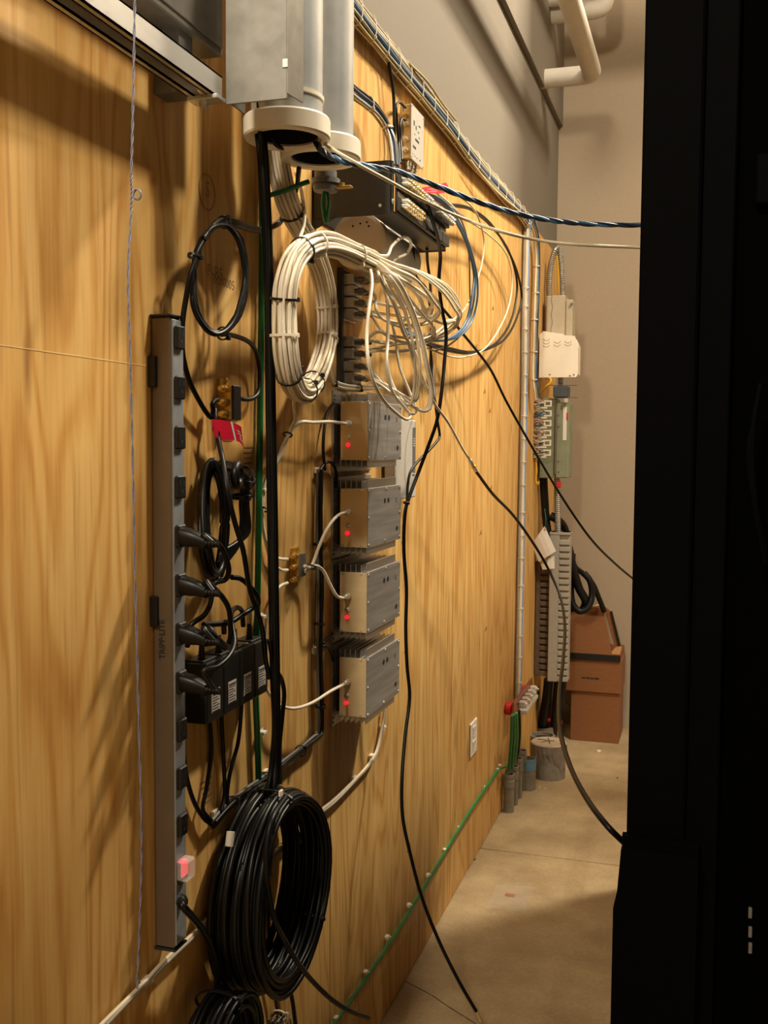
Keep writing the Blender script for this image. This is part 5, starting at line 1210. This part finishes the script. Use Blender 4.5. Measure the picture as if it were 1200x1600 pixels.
build(MB().prism([aty(922, 950, Yc + .05), aty(943, 940, Yc + .05), aty(939, 952, Yc + .04), aty(922, 960, Yc + .04)], (0, 0, 0), (0, .002, 0)), 'white_sheet', PAPER, t)

# crumpled bag beside the boxes
p = atz(878, 1140, 0); bm = bmesh.new(); bmesh.ops.create_icosphere(bm, subdivisions=3, radius=1); rnd = random.Random(31)
from mathutils import noise as mn
for v in bm.verts:
    k = 1 + .32 * mn.noise(v.co * 2.1) + .16 * mn.noise(v.co * 5.0)
    v.co = Vector((p.x + v.co.x * .036 * k, p.y + .28 + v.co.y * .05 * k, max(0.0005, .075 + v.co.z * .078 * k)))
bm.verts.index_update()
mb = MB().add([v.co.copy() for v in bm.verts], [[v.index for v in f.verts] for f in bm.faces]); bm.free()
tag(build(mb, 'crumpled_bag', DUSTY), 'crumpled pale bag on the floor behind the corner conduits', 'bag')

# ------------------------------------------------------------------ wrapped pipes high in the corner
def pipe(lab, pts, r, mt):
    P = []
    for i, p in enumerate(pts):
        p = Vector(p)
        if 0 < i < len(pts) - 1:
            a = Vector(pts[i - 1]); b = Vector(pts[i + 1]); ra = r * 1.25
            d1 = (a - p).normalized(); d2 = (b - p).normalized()
            for k in range(7):
                s = k / 6; q0 = p + d1 * ra; q1 = p + d2 * ra
                P.append(q0 * (1 - s) ** 2 + p * 2 * s * (1 - s) + q1 * s * s)
        else: P.append(p)
    o = build(MB().tube(P, r, 18, spline=False), 'overhead_pipe', mt); return tag(o, lab, 'pipe')
e1 = aty(926, 116, 4.86)
pipe('white wrapped pipe running along overhead and elbowing into the drywall near the corner', [(e1.x, 2.6, e1.z), (e1.x, 4.86, e1.z), (-.03, 4.86, e1.z)], .042, PIPEW)
e2 = aty(946, 14, 5.02)
pipe('second white wrapped pipe with an elbow, higher in the corner', [(e2.x, 5.02, 5.99), (e2.x, 5.02, e2.z), (-.03, 5.02, e2.z)], .040, PIPEW)
e3 = aty(905, -4, 4.93)
pipe('third white wrapped pipe crossing just over the second in the corner', [(e3.x, 3.2, e3.z + .01), (e3.x, 4.93, e3.z + .01), (-.03, 4.93, e3.z + .01)], .036, PIPEW)

t = thing('shade_blocker_duct', 'unseen duct shape added above the wrapped pipes to shade the upper back wall', 'duct', (1.0, 4.9, 3.92))  # added out of view, only shades the upper back wall
build(MB().cbox(0.02, 2.2, 4.50, 5.20, 3.92, 4.30, .01), 'blocker_body', GALV, t)
for xx in (.6, 1.4): build(MB().cbox(xx, xx + .04, 4.485, 5.215, 3.905, 4.315, .004), 'blocker_flange', GALV, t)
for xx in (.62, 1.42): build(MB().cyl((xx, 4.6, 4.3), (xx, 4.6, 6.0), .006, 8).cyl((xx, 5.1, 4.3), (xx, 5.1, 6.0), .006, 8), 'blocker_rods', GALV, t)

# ------------------------------------------------------------------ litter on the floor
p = atz(797, 1405, 0); n_ = 14; vs = []; rnd = random.Random(41)
for i in range(n_ + 1):
    for j in range(n_ + 1):
        u_, v_ = i / n_ - .5, j / n_ - .5
        e = max(abs(u_), abs(v_)) * 2
        z = .002 + .010 * max(0, mn.noise(Vector((u_ * 5, v_ * 5, 3.1)))) + (.016 * max(0, 1 - abs(v_ + .46) / .10) * max(.2, 1 - abs(u_) * 1.6))
        vs.append(Vector((p.x + u_ * .125, p.y + v_ * .20 + .015 * u_, z)))
fs = [(i * (n_ + 1) + j, i * (n_ + 1) + j + 1, (i + 1) * (n_ + 1) + j + 1, (i + 1) * (n_ + 1) + j) for i in range(n_) for j in range(n_)]
t = thing('plastic_bag', 'empty clear plastic bag lying flat on the concrete floor', 'bag', (p.x, p.y, 0))
build(MB().add(vs, fs, True), 'film', CLEAR, t)
c = atz(797, 1398, .003); build(MB().cbox(c.x - .016, c.x + .016, c.y - .012, c.y + .012, .0015, .0022, .0003), 'red_print', clear_material('red_print', (.5, .05, .04), .28), t)
for (px, py, s, lab, m_) in ((936, 1174, .016, 'white paper scrap on the floor in front of the cardboard boxes', PAPER), (843, 1231, .007, 'tiny white scrap on the floor beside the blue-taped stub', PAPER), (851, 1233, .006, 'tiny white crumb on the floor beside the capped stub', PAPER), (965, 1216, .006, 'small brown crumb on the floor near the rack', DGREY), (740, 1343, .010, 'dark shaving on the floor beside the concrete joint', DGREY)):
    p = atz(px, py, 0); k = 7; rnd = random.Random(px)
    poly = [(p.x + s * rnd.uniform(.5, 1) * math.cos(2 * math.pi * i / k), p.y + s * 1.4 * rnd.uniform(.5, 1) * math.sin(2 * math.pi * i / k), .0008) for i in range(k)]
    tag(build(MB().prism(poly, (0, 0, 0), (0, 0, .003)), 'floor_scrap', m_), lab, 'scrap')

# ------------------------------------------------------------------ equipment rack, its end towards us
Yr = 1.20
xr = aty(1003, 250, Yr).x
t = thing('equipment_rack', 'tall black equipment rack filling the whole side of the view', 'rack', (xr + .3, Yr, 0))
zt = 2.42
xm, xn = aty(1096, 300, Yr).x, aty(1150, 300, Yr + .01).x
build(MB().cbox(xr, xm, Yr, Yr + .07, 0.02, zt, .003), 'upright', RACK, t)
build(MB().cbox(xm, xn, Yr + .012, Yr + .07, 0.02, zt, .002), 'upright', RACK, t)
build(MB().cbox(xn, xr + .62, Yr + .03, Yr + .05, 0.06, zt, .002), 'end_panel', RACK2, t)
build(MB().cbox(xr + .55, xr + .62, Yr, Yr + .07, 0.02, zt, .003), 'upright', RACK, t)
build(MB().cbox(xr + .008, xr + .62, Yr + .07, 2.36, 0.06, zt - .05, .003), 'cabinet_body', RACK2, t)
build(MB().cbox(xr, xr + .62, Yr, 2.38, zt, zt + .04, .004), 'roof_plate', RACK, t)
build(MB().cbox(xr, xr + .62, Yr, 2.38, 0.0, .06, .004), 'plinth', RACK, t)
for k, (px0, py0) in enumerate(((973, 1332), (958, 1352))):
    xa = aty(px0, 1420, Yr - .01 - .012 * k).x; z1 = aty(px0 + 8, py0, Yr - .01 - .012 * k).z
    q = [(xa, 0.05), (xr + .08, 0.05), (xr + .08, z1 + .02), (xr - .004, z1 + .02), (xa + .004, z1 - .03), (xa, z1 - .05)]
    z0_ = .60 if k == 0 else .62
    q = [(a, max(b, z0_) if b < .3 else b) for a, b in q]
    build(MB().prism([(a, Yr - .012 - .012 * k, b) for a, b in q], (0, 0, 0), (0, .012, 0)), 'cable_guard', RACK, t)
t2 = thing('equipment_rack', 'lower black rack added unseen behind the tall one to cast shade', 'rack', (xr + .3, 2.4, 0))  # hidden rack added for the shade it throws on floor and lower wall
build(MB().cbox(xr + .008, xr + .62, 2.41, 3.60, 0.06, 2.09, .003), 'cabinet_body', RACK2, t2)
build(MB().cbox(xr, xr + .62, 2.40, 3.62, 2.09, 2.13, .004), 'roof_plate', RACK, t2)
build(MB().cbox(xr, xr + .62, 2.40, 3.62, 0.0, .06, .004), 'plinth', RACK, t2)
for k in range(3):
    P = [aty(1188 - 4 * k, 600 + 30 * k, Yr - .02), aty(1178 - 3 * k, 660 + 12 * k, Yr - .03), aty(1176 - 3 * k, 720, Yr - .03), aty(1181 - k, 790, Yr - .03), aty(1196, 860 + 10 * k, Yr - .02)]
    tag(build(MB().tube(P, .003, 7, 6), 'rack_cable', RACK), 'black cable bowing out of the dark end of the rack, ' + ('outer one', 'middle one', 'inner one')[k], 'cable', 'cables at the rack end')
a, b = aty(1180, 320, Yr + .02), aty(1206, 240, Yr + .02)
build(MB().cbox(a.x, b.x, Yr + .015, Yr + .03, a.z, b.z, .002), 'device_face', RACK, t)
for k, py in enumerate((1425, 1455, 1480)):
    c = aty(1172, py, Yr + .03); build(MB().cbox(c.x - .002, c.x + .002, Yr + .026, Yr + .031, c.z - .006, c.z + .006, .0005), 'edge_clip', DGREY, t)
